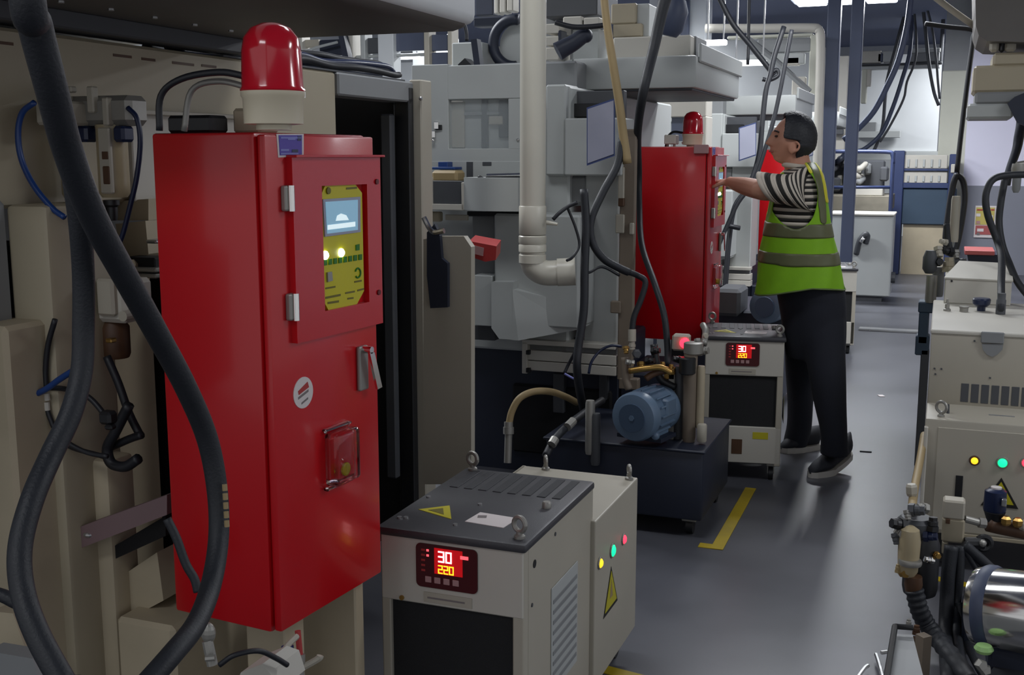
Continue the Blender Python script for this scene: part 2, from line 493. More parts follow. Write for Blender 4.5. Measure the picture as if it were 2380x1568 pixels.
# wall of the enclosure facing the aisle
wy0, wy1 = 1.3, at(782, 250, X=X1).y
zt0, zb0 = 1.80, at(345, 466, X=X1).z
MB().box((X1, wy0, zb0), (X1 - 0.9, wy1, 1.82), 0.008).build('side_panel', M['beige'], m1)
for x0, x1, y0, y1 in ((-10, 30, 88, 98), (262, 305, 119, 127), (328, 360, 128, 134), (400, 450, 137, 145), (468, 502, 144, 151)):
    a, b = at(x0, y0, X=X1), at(x1, y1, X=X1)
    MB().box((X1 - 0.01, a.y, a.z - 0.012), (X1 + 0.0015, b.y, a.z - .0055), 0).build('slot', M['brown'], m1)
# door panel below, white, behind the red cabinet
a, b = at(300, 262, X=X1 + 0.03), at(352, 466, X=X1 + 0.03)
MB().box((X1 + 0.02, a.y, b.z), (X1 + 0.035, 2.75, a.z), 0.003).build('white_plate', M['white'], m1)
MB().box((X1 + 0.02, a.y - 0.02, a.z - 0.004), (X1 + 0.06, 2.8, a.z + 0.008), 0.002).build('ledge', M['cream'], m1)
# opening behind the cabinet: back, sill beam, jamb, dark lining
oy0, oy1 = wy1, at(957, 300, X=X1).y
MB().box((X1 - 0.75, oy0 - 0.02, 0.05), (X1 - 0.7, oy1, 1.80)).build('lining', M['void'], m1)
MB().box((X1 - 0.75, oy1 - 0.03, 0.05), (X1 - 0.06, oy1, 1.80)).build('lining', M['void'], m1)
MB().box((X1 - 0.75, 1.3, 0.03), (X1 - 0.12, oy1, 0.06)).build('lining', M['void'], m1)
MB().box((X1 - 0.09, oy0, 1.745), (X1 + 0.01, oy1, 1.82), 0.006).build('beam', M['midgrey'], m1)
MB().box((X1 - 0.05, oy1 - 0.045, 0.05), (X1 + 0.012, oy1 - 0.005, 1.80), 0.004).build('jamb', M['black'], m1)
MB().box((X1 - 0.08, oy1 - 0.105, 0.3), (X1 - 0.035, oy1 - 0.07, 1.70), 0.006).build('inner_post', M['darkgrey'], m1)
MB().box((X1 - 0.30, oy0 + 0.01, 1.685), (X1 - 0.26, oy0 + 0.34, 1.705), 0.004).build('inner_rail', M['brass'], m1)
MB().box((X1 - 0.31, oy0 + 0.14, 1.40), (X1 - 0.27, oy0 + 0.22, 1.69), 0.01).build('inner_bracket', M['olive'], m1)
MB().box((X1 - 0.3, oy0 + 0.02, 0.86), (X1 - 0.02, oy0 + 0.26, 0.98), 0.006).build('junction_box', M['darkgrey'], m1)
for k, (y, z0, z1) in enumerate(((oy1 - 0.2, 0.35, 1.0), (oy1 - 0.26, 0.3, 1.2))):
    MB().tube([(X1 - 0.2, y, z0), (X1 - 0.17, y + 0.02, (z0 + z1) / 2), (X1 - 0.2, y - 0.03, z1)], 0.018).build('inner_hose', M['darkgrey'], m1, smooth=True)
# end strip and tall beige cover facing the camera
e0, e1, e2 = at(957, 190, Y=oy1 + 0.03), at(985, 190, Y=oy1 + 0.03), at(1095, 560, Y=oy1 - 0.22)
MB().box((e0.x, oy1 + 0.005, 0.05), (e1.x, oy1 + 0.1, 1.83), 0.005).build('end_strip', M['cream'], m1)
MB().prism([at(x, y, Y=oy1 - .23) for x, y in ((984, 1125), (984, 556), (1020, 549), (1078, 549), (1095, 574), (1095, 1125))], (0, .035, 0)).build('end_cover', M['cream'], m1)
p = at(1000, 330, Y=oy1)
for px, py in ((978, 229), (943, 205)):
    p = at(px, py, Y=oy1)
    MB().ball(p, 0.008, u=8, v=6).build('screw', M['steel'], m1)
# lower frame: pillar and base blocks
MB().box((X1 + 0.03, 1.0, 0.95), (X1 - 0.5, 1.86, zb0 + 0.02), 0.01).build('lower_panel', M['midgrey'], m1)
a, b = at(12, 500, Y=1.86), at(108, 500, Y=1.86)
MB().box((a.x, 1.86, 0.0), (b.x, 2.05, zb0 + 0.01), 0.012, 2).build('pillar', M['beige'], m1, smooth=35)
a, b = at(108, 800, Y=2.06), at(255, 1100, Y=2.06)
MB().box((a.x - .02, 2.06, 0.0), (b.x, 2.25, 1.30), 0.01).build('pillar', M['beigedark'], m1)
a, b = at(-60, 1000, Y=1.75), at(28, 1000, Y=1.75)
MB().box((a.x, 1.75, 0.0), (b.x, 1.95, 1.2), 0.01).build('pillar', M['beigedark'], m1)
MB().box((-3.0, 0.9, 0.0), (-2.67, 3.4, 1.6), 0.01).build('rear_body', M['midgrey'], m1)
# base casting in three stepped blocks
a, b = at(150, 1290, Y=1.95), at(262, 1290, Y=1.95)
MB().box((a.x, 1.95, 0.0), (b.x, 2.04, at(150, 1060, Y=1.95).z), 0.012, 2).build('base_block', M['beigedark'], m1, smooth=35)
c = at(375, 1400, Y=2.0)
MB().prism([at(262, 1352, Y=2.0), at(365, 1283, Y=2.0), at(380, 1395, Y=2.0), at(268, 1455, Y=2.0)], (0, 0.12, 0)).build('base_block', M['beigedark'], m1)
a, b = at(268, 1460, Y=1.93), at(402, 1460, Y=1.93)
MB().box((a.x, 1.93, 0), (b.x, 2.4, at(300, 1440, Y=1.93).z), 0.01).build('base_block', M['beigedark'], m1)
MB().box((-2.7, 2.5, 0), (-1.55, 2.62, 1.25), 0.01).build('base_wall', M['beigedark'], m1)
MB().prism([at(150, 1237, Y=1.9), at(388, 1150, Y=1.9), at(388, 1196, Y=1.9), at(150, 1288, Y=1.9)], (0, 0.04, 0)).build('bracket_bar', M['bracket'], m1)
p = at(203, 1243, Y=1.9)
MB().ball(p, 0.012, (1, .5, .5), 8, 6).build('bolt', M['steel'], m1)
MB().prism([at(260, 1272, Y=1.96), at(385, 1198, Y=1.96), at(385, 1245, Y=1.96), at(260, 1302, Y=1.96)], (0, 0.02, 0)).build('dark_slot', M['void'], m1)
# foot plates at the lower left
MB().prism([at(-20, 1420, Y=1.6), at(30, 1425, Y=1.6), at(60, 1510, Y=1.6), at(-20, 1490, Y=1.6)], (0, 0.05, 0)).build('foot_block', M['beigedark'], m1)
MB().prism([at(-30, 1512, Y=1.5), at(75, 1530, Y=1.5), at(110, 1640, Y=1.5), at(-30, 1640, Y=1.5)], (0, 0.04, 0)).build('foot_block', M['midgrey'], m1)
MB().box((-2.6, 2.30, 0.42), (-1.40, 2.48, 1.31), 0.02).build('dark_block', M['void'], m1)  # plain black block filling the dark area behind the hoses
# slanted cream guard pieces half hidden behind the hoses
MB().prism([at(268, 520, Y=2.25), at(338, 513, Y=2.25), at(345, 590, Y=2.25), at(335, 602, Y=2.25), at(285, 605, Y=2.25)], (0, 0.1, 0)).build('guard', M['beigedark'], m1)
MB().prism([at(262, 468, Y=2.27), at(345, 462, Y=2.27), at(345, 512, Y=2.27), at(255, 512, Y=2.27)], (0, 0.1, 0)).build('guard', M['beigedark'], m1)
MB().pix(338, 557, 362, 566, 2.2, 0.06, 0.003).build('pin', M['steel'], m1)
MB().pix(290, 598, 360, 622, 2.2, 0.06, 0.003).build('dark_slot', M['void'], m1)
MB().pix(298, 622, 362, 632, 2.18, 0.06, 0.003).build('rail', M['cast'], m1)
MB().pix(305, 636, 362, 646, 2.18, 0.06, 0.003).build('rail', M['cast'], m1)

# things on the machine's roof: tray of cables
def cable(name, pts, r, m, label, cat='cable', n=8, res=6, group=None):
    return tag(MB().tube(pts, r, n, res).build(name, m, smooth=True), label, cat, group)
tray = MB().box((X1 - 0.34, wy1 - 0.62, 1.8205), (X1 + 0.0, oy1 - .05, 1.8265), 0.001)
tag(tray.build('cable_tray', M['darkgrey']), 'thin dark tray on the roof of the left machine under the cable bundle', 'tray')
rnd = random.Random(3)
cmats = [M['cable'], M['navytube'], M['cable'], M['bluegrey'], M['black']]
ords = ['frontmost', 'second from the front', 'third from the front', 'fourth from the front', 'fifth from the front', 'sixth from the front', 'fifth from the back', 'fourth from the back', 'third from the back', 'second from the back', 'rearmost']
for k in range(11):
    up = 0.010 + .017 * (k % 3)
    pts = []
    for i in range(8):
        y = wy1 - 0.58 + (oy1 - 0.10 - wy1 + 0.58) * i / 7
        pts.append((X1 - 0.025 - 0.028 * k + rnd.uniform(-.010, .010), y, 1.829 + up + rnd.uniform(0, 0.016)))
    pts.append((X1 - 0.02 - 0.027 * k, oy1 - 0.055, 1.838 + up * .6))
    cable('roof_cable', pts, 0.0115, cmats[k % 5], 'dark cable in the bundle on the left machine roof, ' + ords[k], group='cables on the left machine roof')

# pneumatic filter regulator
fr = thing('air_regulator', 'grey air filter regulator with two bowls hung on the left machine wall', 'regulator', at(210, 270, X=X1))
YF = 2.02
MB().pix(118, 222, 300, 292, YF, 0.07, 0.012).build('head_block', M['cast'], fr)
MB().pix(80, 232, 122, 290, YF - .10, 0.14, 0.006).build('end_port', M['cream'], fr)
for x0, y0, x1, y1 in ((138, 200, 165, 215), (143, 222, 157, 258), (200, 200, 216, 262), (236, 226, 250, 292)):
    MB().pix(x0, y0, x1, y1, YF - 0.012, 0.02, 0.003).build('bracket', M['cream'], fr)
def bowl(cx, y0, y1, r, mm):
    a, b = at(cx, y0, Y=YF + 0.03), at(cx, y1, Y=YF + 0.03)
    b.x, b.y = a.x, a.y
    h = (a - b).length
    return MB().lathe([(r * .8, 0), (r, 0.06 * h), (r, .2 * h), (r, h)], b, n=20).build('bowl', mm, fr, smooth=40)
bowl(258, 290, 458, 0.034, M['filter'])
bowl(162, 290, 460, 0.026, M['filter'])
a, b = at(258, 455, Y=YF + 0.03), at(258, 512, Y=YF + 0.03)
MB().lathe([(0.011, 0), (0.013, 0.01), (0.013, 0.03), (0.018, 0.035), (0.018, 0.046)], (a.x, a.y, b.z), n=12).build('drain_valve', M['black'], fr, smooth=40)
MB().pix(229, 296, 256, 450, YF - 0.012, 0.012, 0.003).build('sight_guard', M['cream'], fr)
MB().pix(236, 352, 250, 370, YF - 0.014, 0.01, 0.001).build('sight_slot', M['brown'], fr)
MB().pix(238, 386, 254, 428, YF - 0.014, 0.01, 0.002).build('sight_slot', M['brown'], fr)
for x0, x1, y1 in ((174, 200, 330), (260, 286, 330)):
    MB().pix(x0, 292, x1, y1, YF - 0.006, 0.04, 0.006).build('adjuster', M['navytube'], fr)
def px3(pts, **k): return [at(x, y, **k) for x, y in pts]
cable('air_tube', px3([(80, 238), (52, 262), (42, 310), (50, 370), (78, 430), (120, 482), (150, 505)], Y=1.88), 0.0065, M['blue'], 'blue air tube looping left from the air regulator', 'tube')
cable('air_tube', px3([(297, 250), (318, 275), (326, 330), (318, 410), (302, 480), (285, 545), (270, 580)], Y=YF), 0.0058, M['navytube'], 'dark blue air tube dropping right of the air regulator', 'tube')

# white valve block below the hoses
vb = thing('valve_block', 'white valve block with a brown coil behind the big hoses', 'valve', at(210, 700, Y=2.1))
MB().pix(140, 650, 290, 748, 2.0, 0.1, 0.01).build('body', M['white'], vb)
MB().pix(222, 648, 262, 735, 1.985, 0.03, 0.006).build('face_plate', M['cream'], vb)
for x, y, r in ((148, 705, .014), (133, 727, .012), (285, 735, .012), (240, 684, .006)):
    p = at(x, y, Y=1.99); MB().cyl(p, p + Vector((0, .05, 0)), r, n=12).build('port', M['cream'], vb)
a, b = at(264, 740, Y=2.04), at(264, 830, Y=2.04)
MB().lathe([(.03, 0), (.034, .01), (.034, (a.z - b.z) * .8), (.022, a.z - b.z)], (a.x, a.y, b.z), n=14).build('coil', M['brown'], vb, smooth=40)
MB().pix(244, 787, 258, 797, 1.98, 0.02, 0.002).build('nut', M['brass'], vb)
# cables behind the big hoses
YB = 1.85
cable('air_tube', px3([(128, 742), (112, 800), (106, 860), (108, 900)], Y=YB), 0.006, M['cable'], 'black tube dropping from the white valve block to a white connector', 'tube')
MBc = MB()
for y0, y1 in ((914, 930), (934, 953)):
    a, b = at(108, y0, Y=YB), at(110, y1, Y=YB); MBc.cyl(a, b, 0.0065, n=10)
tag(MBc.build('tube_connector', M['white']), 'small white two piece tube connector at the lower left', 'connector')
cable('air_tube', px3([(110, 953), (118, 975), (130, 1000), (160, 1030), (205, 1052), (250, 1060)], Y=YB), 0.0055, M['cable'], 'black tube running down right from the white connector', 'tube')
cable('air_tube', px3([(175, 858), (140, 880), (105, 905), (60, 925), (38, 930), (30, 970), (22, 1010)], Y=YB - .02), 0.007, M['blue'], 'bright blue tube wrapped at the lower left behind the hose', 'tube')
cable('air_tube', px3([(45, 935), (70, 970), (120, 1010), (170, 1040), (240, 1060)], Y=YB + .03), 0.006, M['cable'], 'black cable sagging right from the bright blue tube', 'cable')
cable('air_tube', px3([(45, 920), (100, 902), (160, 905), (205, 922), (240, 960), (248, 980)], Y=YB + .01), 0.006, M['cable'], 'black cable arching between blue tube and black clip', 'cable')
cable('air_tube', px3([(248, 828), (275, 890), (300, 960), (325, 1010)], Y=1.97), 0.009, M['cable'], 'dark hose slanting down from the brown coil', 'hose')
cable('air_tube', px3([(300, 940), (270, 1000), (250, 1040), (258, 1075), (290, 1084), (322, 1065)], Y=1.93), 0.012, M['cable'], 'dark hose curling in a hook beside the red cabinet', 'hose')
cable('air_tube', px3([(255, 1040), (300, 1020), (330, 1010)], Y=1.95), 0.009, M['cable'], 'short dark hose crossing the hook shaped hose', 'hose')
cl = MB().pix(226, 958, 254, 988, 1.84, 0.03, 0.006)
cl.pix(240, 988, 258, 1000, 1.84, 0.02, 0.004)
tag(cl.build('cable_clip', M['black']), 'black cable clip holding tubes left of the red cabinet', 'clip')

# the two big hoses hanging in front
def drop(x, y, d, *zs):
    p = at(x, y, D=d)
    return [Vector((p.x, p.y, z)) for z in zs]
big_hose = tag(MB().tube(drop(56, -62, 1.15, 3.6, 2.8, 2.1) + [at(x, y, D=d) for x, y, d in ((58, -60, 1.15), (82, 60, 1.2), (118, 200, 1.25), (158, 350, 1.32), (215, 500, 1.4), (290, 640, 1.5), (365, 775, 1.6), (432, 900, 1.68), (482, 1020, 1.74), (505, 1140, 1.76), (508, 1250, 1.75), (490, 1360, 1.7), (455, 1450, 1.62), (400, 1520, 1.55), (330, 1600, 1.5), (255, 1690, 1.44))] + drop(200, 1790, 1.40, .45, .22, .02),
    lambda t: 0.0185 - 0.003 * min(1, max(0, t - .15) * 1.8), 16, 8).build('hose', M['rubber'], smooth=True), 'thick black hose sweeping from the top left across the red cabinet side', 'hose')
tag(MB().tube([at(x, y, D=d) for x, y, d in ((172, 420, 1.43), (186, 520, 1.46), (194, 640, 1.5), (194, 760, 1.52), (190, 860, 1.52), (165, 960, 1.5), (118, 1060, 1.47), (75, 1160, 1.43), (47, 1270, 1.4), (52, 1370, 1.38), (85, 1470, 1.36), (150, 1590, 1.34), (212, 1690, 1.33))] + drop(262, 1790, 1.32, .45, .22, .02),
    lambda t: 0.0145 + 0.001 * t, 16, 8).build('hose', M['rubber'], smooth=True), 'thick black hose looping down the left edge of the picture', 'hose')
cable('thin_cable', [at(x, y, D=d) for x, y, d in ((95, -20, 1.3), (108, 70, 1.33), (122, 140, 1.4), (138, 190, 1.55))], 0.0035, M['cast'], 'thin grey cable beside the thick hose at the top left', 'cable')
cable('thin_cable', px3([(388, 1205), (410, 1250), (432, 1310), (452, 1345), (460, 1375)], D=1.9), 0.0075, M['rubber'], 'short dark cable slanting over the red cabinet lower side', 'cable')
cable('thin_cable', px3([(-20, 1376), (10, 1385), (40, 1400), (60, 1404)], D=1.45), 0.009, M['rubber'], 'dark stub of hose entering at the lower left edge', 'hose')
yl = MB(); 
for i in range(5):
    a, b = at(522 + i * 1.2, 1125 + i * 21, D=1.738), at(523 + i * 1.2, 1140 + i * 21, D=1.738); yl.cyl(a, b, 0.004, n=6)
o = yl.build('hose_marking', M['tan'], big_hose); o['label'] = 'dashed tan marking'; o['kind'] = 'stuff'
# ------------------------------------------------------------------ red fire suppression cabinets
CW, CD, CH = 0.37, 0.275, 0.99
CP, CR = Vector((-1.19, 1.807, 0.602)), -R(5.4)
def on_door(px, py, off=0.0):
    n = Vector((math.cos(CR), math.sin(CR), 0)); u = Vector((-math.sin(CR), math.cos(CR), 0))
    r = ray(px, py); o = Vector((0, 0, EYE))
    p = o + r * ((CP + n * off - o).dot(n) / r.dot(n))
    return (p - CP).dot(u), p.z - CP.z
def door_poly(pix, off0, off1):
    q = [on_door(x, y, off1) for x, y in pix]
    return [Vector((off0, y, z)) for y, z in q], Vector((off1 - off0, 0, 0))

def make_cabinet(label, group, CD=0.275):
    t = thing('fire_cabinet', label, 'cabinet', (0, 0, 0), 0, group)
    MB().box((-CD, 0, 0), (-0.022, CW, CH), 0.006, 2).build('body', M['red'], t, smooth=35)
    MB().box((-0.024, 0.012, 0.012), (-0.016, CW - 0.006, CH - 0.006)).build('gasket', M['reddark'], t)
    d = MB().box((-0.018, 0.004, 0.004), (0.0, CW, CH - 0.004), 0.004, 2).build('door', M['red'], t, smooth=35)
    def dp(name, pix, o0, o1, m, par=None):
        p, e = door_poly(pix, o0, o1)
        return MB().prism(p, e).build(name, m, par or d)
    # raised hood with the control panel
    y0, z0 = on_door(690, 800, 0.012); y1, z1 = on_door(886, 363, 0.012)
    zb = on_door(690, 798, .012)[1]
    ya, za = on_door(748, 432, .014); yb, zb2 = on_door(853, 432, .014)
    zc = on_door(760, 722, .014)[1]
    hz0, hz1, hy0, hy1 = zb, z1, y0, CW + 0.004
    py0, py1, pz0, pz1 = ya, yb, zc, za
    hm = MB()
    for b_ in (((-.002, hy0, pz1), (.014, hy1, hz1)), ((-.002, hy0, hz0), (.014, hy1, pz0)), ((-.002, hy0, pz0), (.014, py0, pz1)), ((-.002, py1, pz0), (.014, hy1, pz1))):
        hm.box(*b_, 0.0)
    hood = hm.build('door_hood', M['red'], d)
    MB().box((-.001, hy0 - .001, hz1 - .002), (.026, hy1 + .002, hz1 + .003), .001).build('rain_lip', M['red'], d)
    ch = 0.018
    pan = MB().prism([Vector((0.001, y, z)) for y, z in ((py0 + .004, pz0 + ch), (py0 + ch, pz0), (py1 - 2.2 * ch, pz0), (py1 - .012, pz0 + 1.4 * ch), (py1 - .012, pz1 - ch), (py1 - 2 * ch, pz1), (py0 + ch, pz1), (py0 + .004, pz1 - ch))], (0.008, 0, 0)).build('control_panel', M['yellow'], d)
    O = 0.009
    dp('screen_frame', [(751, 463), (838, 457), (838, 539), (756, 550)], O, O + .003, M['screen'], d)
    dp('screen', [(757, 469), (832, 464), (832, 534), (761, 543)], O + .003, O + .0042, M['lcd'], d)
    dp('screen_icon', [(781, 513), (784, 501), (793, 496), (805, 500), (811, 511)], O + .0042, O + .005, M['lcdw'], d)
    dp('screen_text', [(762, 523), (826, 515), (826, 526), (762, 534)], O + .0042, O + .005, M['lcdw'], d)
    for x, y in ((755, 593), (792, 587)):
        yy, zz = on_door(x, y, O)
        MB().lathe([(.009, 0), (.009, .003), (.005, .007), (0, .008)], (O, yy, zz), (1, 0, 0), 12).build('status_led', M['ledw'], d, smooth=True)
    for k in range(8):
        x, y = 757 + k * 11.6, 610 - k * 1.8
        dp('key', [(x - 3.6, y - 6), (x + 3.6, y - 7), (x + 3.6, y + 6), (x - 3.6, y + 7)], O, O + .002, M['greenink'], d)
    dp('key', [(828, 569), (836, 567), (836, 581), (828, 582)], O, O + .002, M['greenink'], d)
    dp('keyhole', [(762, 633), (772, 631), (774, 652), (763, 655)], O, O + .004, M['cast'], d)
    yy, zz = on_door(831, 634, O)
    MB().torus((O + .001, yy, zz), (1, 0, 0), .010, .002, 14, 6, 0.4, 5.6).build('printed_symbol', M['greenink'], d)
    yy, zz = on_door(762, 443, O)
    MB().lathe([(.007, 0), (.007, .003)], (O, yy, zz), (1, 0, 0), 12).build('lock', M['olive'], d)
    for (x0, ya_, x1, yb_) in ((805, 438, 830, 436), (824, 655, 841, 652), (757, 670, 780, 666), (757, 692, 792, 685), (803, 681, 825, 677), (831, 675, 846, 671), (762, 704, 788, 700), (808, 694, 822, 692)):
        h = 4 if x1 - x0 < 24 else 2.5
        dp('printed_line', [(x0, ya_ - h), (x1, yb_ - h), (x1, yb_ + h), (x0, ya_ + h)] if h < 4 else [(x0, ya_ - 2), (x1, yb_ - 2), (x1, yb_ + 2), (x0, ya_ + 2)], O, O + .0008, M['olive'], d)
    # hinges, handle, sticker, switch box, label
    for x0, ya_, x1, yb_ in ((660, 431, 682, 490), (671, 683, 693, 742)):
        u0, w1 = on_door(x0, ya_, .01); u1, w0 = on_door(x1, yb_, .01)
        h = MB().box((0, u0, w0), (.014, u1, w1), .004, 2).build('hinge', M['cast'], d)
        MB().cyl((.016, (u0 + u1) / 2, w0), (.016, (u0 + u1) / 2, w1), .007, n=12).build('hinge_pin', M['chrome'], d, smooth=40)
    u0, w1 = on_door(834, 806, .008); u1, w0 = on_door(857, 903, .008)
    hp = MB().box((0, u0, w0), (.01, u1, w1), .004, 2).build('handle', M['cast'], d)
    um = (u0 + u1) / 2
    MB().cyl((.008, um, w1 - .008), (.03, um, w1 - .008), .008, n=12).build('handle_pivot', M['chrome'], d, smooth=40)
    MB().prism([Vector((.024, um - .008, w1 - .012)), Vector((.024, um + .01, w1 - .014)), Vector((.024, um + .038, w0 + .002)), Vector((.024, um + .02, w0))], (.006, 0, 0)).build('lever', M['chrome'], d)
    u, w_ = on_door(705, 912, .001)
    st = MB().lathe([(.032, 0), (.032, .0015)], (0, u, w_), (1, 0, 0), 28).build('sticker', M['paper'], d)
    MB().prism([Vector((.0015, u + a, w_ + b)) for a, b in ((-.018, .006), (.014, .02), (.018, .008), (-.016, -.002))], (.0006, 0, 0)).build('sticker_print', M['redink'], d)
    MB().prism([Vector((.0015, u + a, w_ + b)) for a, b in ((-.018, -.006), (.016, .004), (.016, -.001), (-.018, -.011))], (.0006, 0, 0)).prism([Vector((.0015, u + a, w_ + b)) for a, b in ((-.008, -.019), (.014, -.012), (.014, -.016), (-.008, -.023))], (.0006, 0, 0)).build('sticker_print', M['greyink'], d)
    u0, w1 = on_door(774, 1012, .028); u1, w0 = on_door(836, 1108, .028)
    MB().box((0, u0 + .004, w0), (.034, u1, w1), .008, 3).build('switch_cover', M['clear'], d, smooth=40)
    MB().box((0, u0 + .014, w0 + .012), (.012, u1 - .012, w1 - .012), .003).build('switch_plate', M['red'], d)
    yy, zz = (u0 + u1) / 2, w0 + .030
    MB().lathe([(.014, 0), (.014, .008), (.011, .010)], (.012, yy, zz), (1, 0, 0), 16).build('switch_button', M['yelsign'], d)
    for du in (u0 + .004, u1 - .006):
        for ww in (w0 - .004, w1 + .004):
            MB().ball((.006, du, ww), .004, u=8, v=6).build('cover_screw', M['chrome'], d)
    MB().box((0, u0, w1 + .004), (.012, u1, w1 + .010), .002).build('cover_flange', M['clear'], d)
    MB().box((0, u0, w0 - .010), (.012, u1, w0 - .004), .002).build('cover_flange', M['clear'], d)
    dp('label_plate', [(643, 311), (706, 311), (706, 363), (647, 366)], 0, .0012, M['paper'], d)
    dp('label_plate', [(648, 314), (702, 314), (702, 359), (651, 361)], .0012, .002, M['violet'], d)
    for x0, y0_, x1, y1_, mm in ((653, 318, 700, 322, 'sky'), (669, 322, 687, 325, 'sky'), (653, 346, 672, 351, 'sky'), (653, 355, 694, 359, 'sky'), (692, 316, 700, 327, 'navytube'), (679, 347, 693, 354, 'navytube')):
        dp('label_print', [(x0, y0_), (x1, y0_), (x1, y1_), (x0, y1_)], .002, .0026, M[mm], d)
    MB().lathe([(.006, 0), (.006, .003)], (.014, CW - .012, on_door(878, 422, .014)[1]), (1, 0, 0), 10).lathe([(.006, 0), (.006, .003)], (.014, CW - .012, on_door(880, 679, .014)[1]), (1, 0, 0), 10).build('hole_plug', M['reddark'], d)
    return t

def make_beacon(label, group=None):
    t = thing('beacon_lamp', label, 'beacon', (0, 0, 0), 0, group)
    MB().lathe([(.030, 0), (.030, .008), (.050, .010), (.051, .052), (.054, .056), (.054, .064)], (0, 0, 0), n=28).build('base', M['domebase'], t, smooth=40)
    MB().lathe([(.052, .062), (.055, .066), (.052, .072), (.050, .13), (.046, .152), (.034, .168), (.016, .176), (.0001, .178)], (0, 0, 0), n=28).build('lens', M['dome'], t, smooth=40)
    MB().lathe([(.02, .07), (.028, .09), (.028, .13), (.012, .145)], (0, 0, 0), n=12).build('reflector', M['dispred'], t, smooth=40)
    MB().cyl((.044, .024, .054), (.044, .024, .064), .005, n=8).cyl((-.048, .0, .014), (-.052, 0, .024), .006, n=8).build('screw', M['chrome'], t)
    return t
M['dispred'] = mat('red reflector', (190, 30, 40), 0.3)
M['mousegrey'] = M['cast']

cab1 = make_cabinet('largest red metal cabinet with yellow control panel, nearest the camera', 'red fire cabinets')
cab2 = make_cabinet('red cabinet in the middle whose door panel the worker reaches for', 'red fire cabinets', 0.40); cab3 = copy_tree(cab1)
cab1.location, cab1.rotation_euler = CP, (0, 0, CR)
cab2.location, cab2.rotation_euler = (-1.105, 5.648, 0.602), (0, 0, 0)
cab3.location, cab3.rotation_euler = (-1.15, 9.42, 0.602), (0, 0, 0)
cab3['label'] = 'distant red cabinet half hidden behind the worker'
bz = CP.z + CH
b1 = make_beacon('large red beacon lamp on the nearest red cabinet', 'red beacon lamps')
p = at(637, 302, Z=bz)
b1.location = (p.x, p.y, bz)
b2 = copy_tree(b1); p = at(1546, 328, Z=bz); b2.location = (-1.225, 5.78, bz); b2['label'] = 'red beacon lamp on the middle red cabinet'
b3 = copy_tree(b1); b3.location = (-1.27, 9.55, bz); b3['label'] = 'small red beacon lamp on the distant cabinet before the worker face'
# cables and gland behind the first beacon
cable('beacon_cable', [b1.location + Vector(v) for v in ((-.05, 0, .09), (-.10, -.01, .098), (-.17, -.02, .088), (-.215, -.02, .06), (-.222, -.02, .0))], 0.006, M['cable'], 'black cable arching from the large beacon to the cabinet roof')
cable('beacon_cable', [b1.location + Vector(v) for v in ((-.05, .02, .07), (-.12, .02, .085), (-.18, .02, .07), (-.2, .02, .0))], 0.0055, M['cast'], 'grey cable arching from the large beacon to the cabinet roof')
rb = MB().box((CP.x - .255, CP.y + .05, bz), (CP.x - .15, CP.y + .11, bz + .035), .006)
tag(rb.build('cable_gland_box', M['black']), 'small black gland box on the roof of the nearest red cabinet', 'box')
rb = MB().box((CP.x - .15, CP.y + .12, bz), (CP.x - .085, CP.y + .19, bz + .05), .006)
tag(rb.build('relay_box', M['beigedark']), 'small brown grey box beside the large beacon', 'box')
cable('beacon_cable', [b2.location + Vector(v) for v in ((-.05, 0, .07), (-.1, 0, .075), (-.13, 0, .05), (-.14, 0, 0))], 0.006, M['cable'], 'dark cable from the middle beacon down to the cabinet roof')
tag(MB().box((-1.36, 5.72, bz + .012), (-1.30, 5.80, bz + .06), .004).cyl((-1.35, 5.76, bz), (-1.35, 5.76, bz + .014), .007, n=8).cyl((-1.315, 5.76, bz), (-1.315, 5.76, bz + .014), .007, n=8).build('relay_box', M['white']), 'small white box on two feet beside the middle beacon', 'box')
# wall brackets that carry the cabinets
for k, (x, y) in enumerate(((-1.33, 2.0), (-1.27, 5.85), (-1.3, 9.6))):
    st = MB().box((x - .05, y - .04, 0), (x + .05, y + .04, .604), .004).box((x - .12, y - .1, .59), (x + .1, y + .12, .603)).box((x - .14, y - .12, 0), (x + .12, y + .14, .015))
    tag(st.build('cabinet_stand', M['beigedark'] if k == 0 else M['darkgrey']), ('grimy stand post under the nearest red cabinet', 'dark stand post under the middle red cabinet', 'dark stand post under the distant red cabinet')[k], 'stand')
# fittings under the first cabinet
ft = thing('gas_fitting', 'white gas fitting with grey valve under the nearest red cabinet', 'valve', at(690, 1500, D=2.15))
q = lambda x, y, d=2.2: at(x, y, D=d)
MB().cyl(q(692, 1465), q(700, 1550), .006, n=10).build('red_pipe', M['redink'], ft)
MB().tube([q(690, 1478, 2.18), q(668, 1500, 2.15), q(650, 1528, 2.12)], .006, 8).build('lever', M['cream'], ft)
MB().cyl(q(668, 1500, 2.2), q(672, 1560, 2.2), .012, n=12).build('sleeve', M['blue'], ft)
MB().cyl(q(700, 1520), q(700, 1545), .008, n=12).cyl(q(700, 1545), q(700, 1590), .0065, n=12).build('stem', M['cast'], ft)
MB().tube([q(705, 1550), q(740, 1530), q(744, 1523)], .007, 8).build('arm', M['cream'], ft)
MB().tube([q(700, 1555), q(670, 1570), q(640, 1600)], .007, 8).build('arm', M['cream'], ft)
tag(MB().prism([q(560, 1562, 2.0), q(610, 1542, 2.0), q(640, 1552, 2.02), q(655, 1600, 2.02), q(540, 1610, 2.0)], (0, .08, 0)).build('junction_cover', M['white']), 'white box corner at the bottom edge below the red cabinet', 'box')
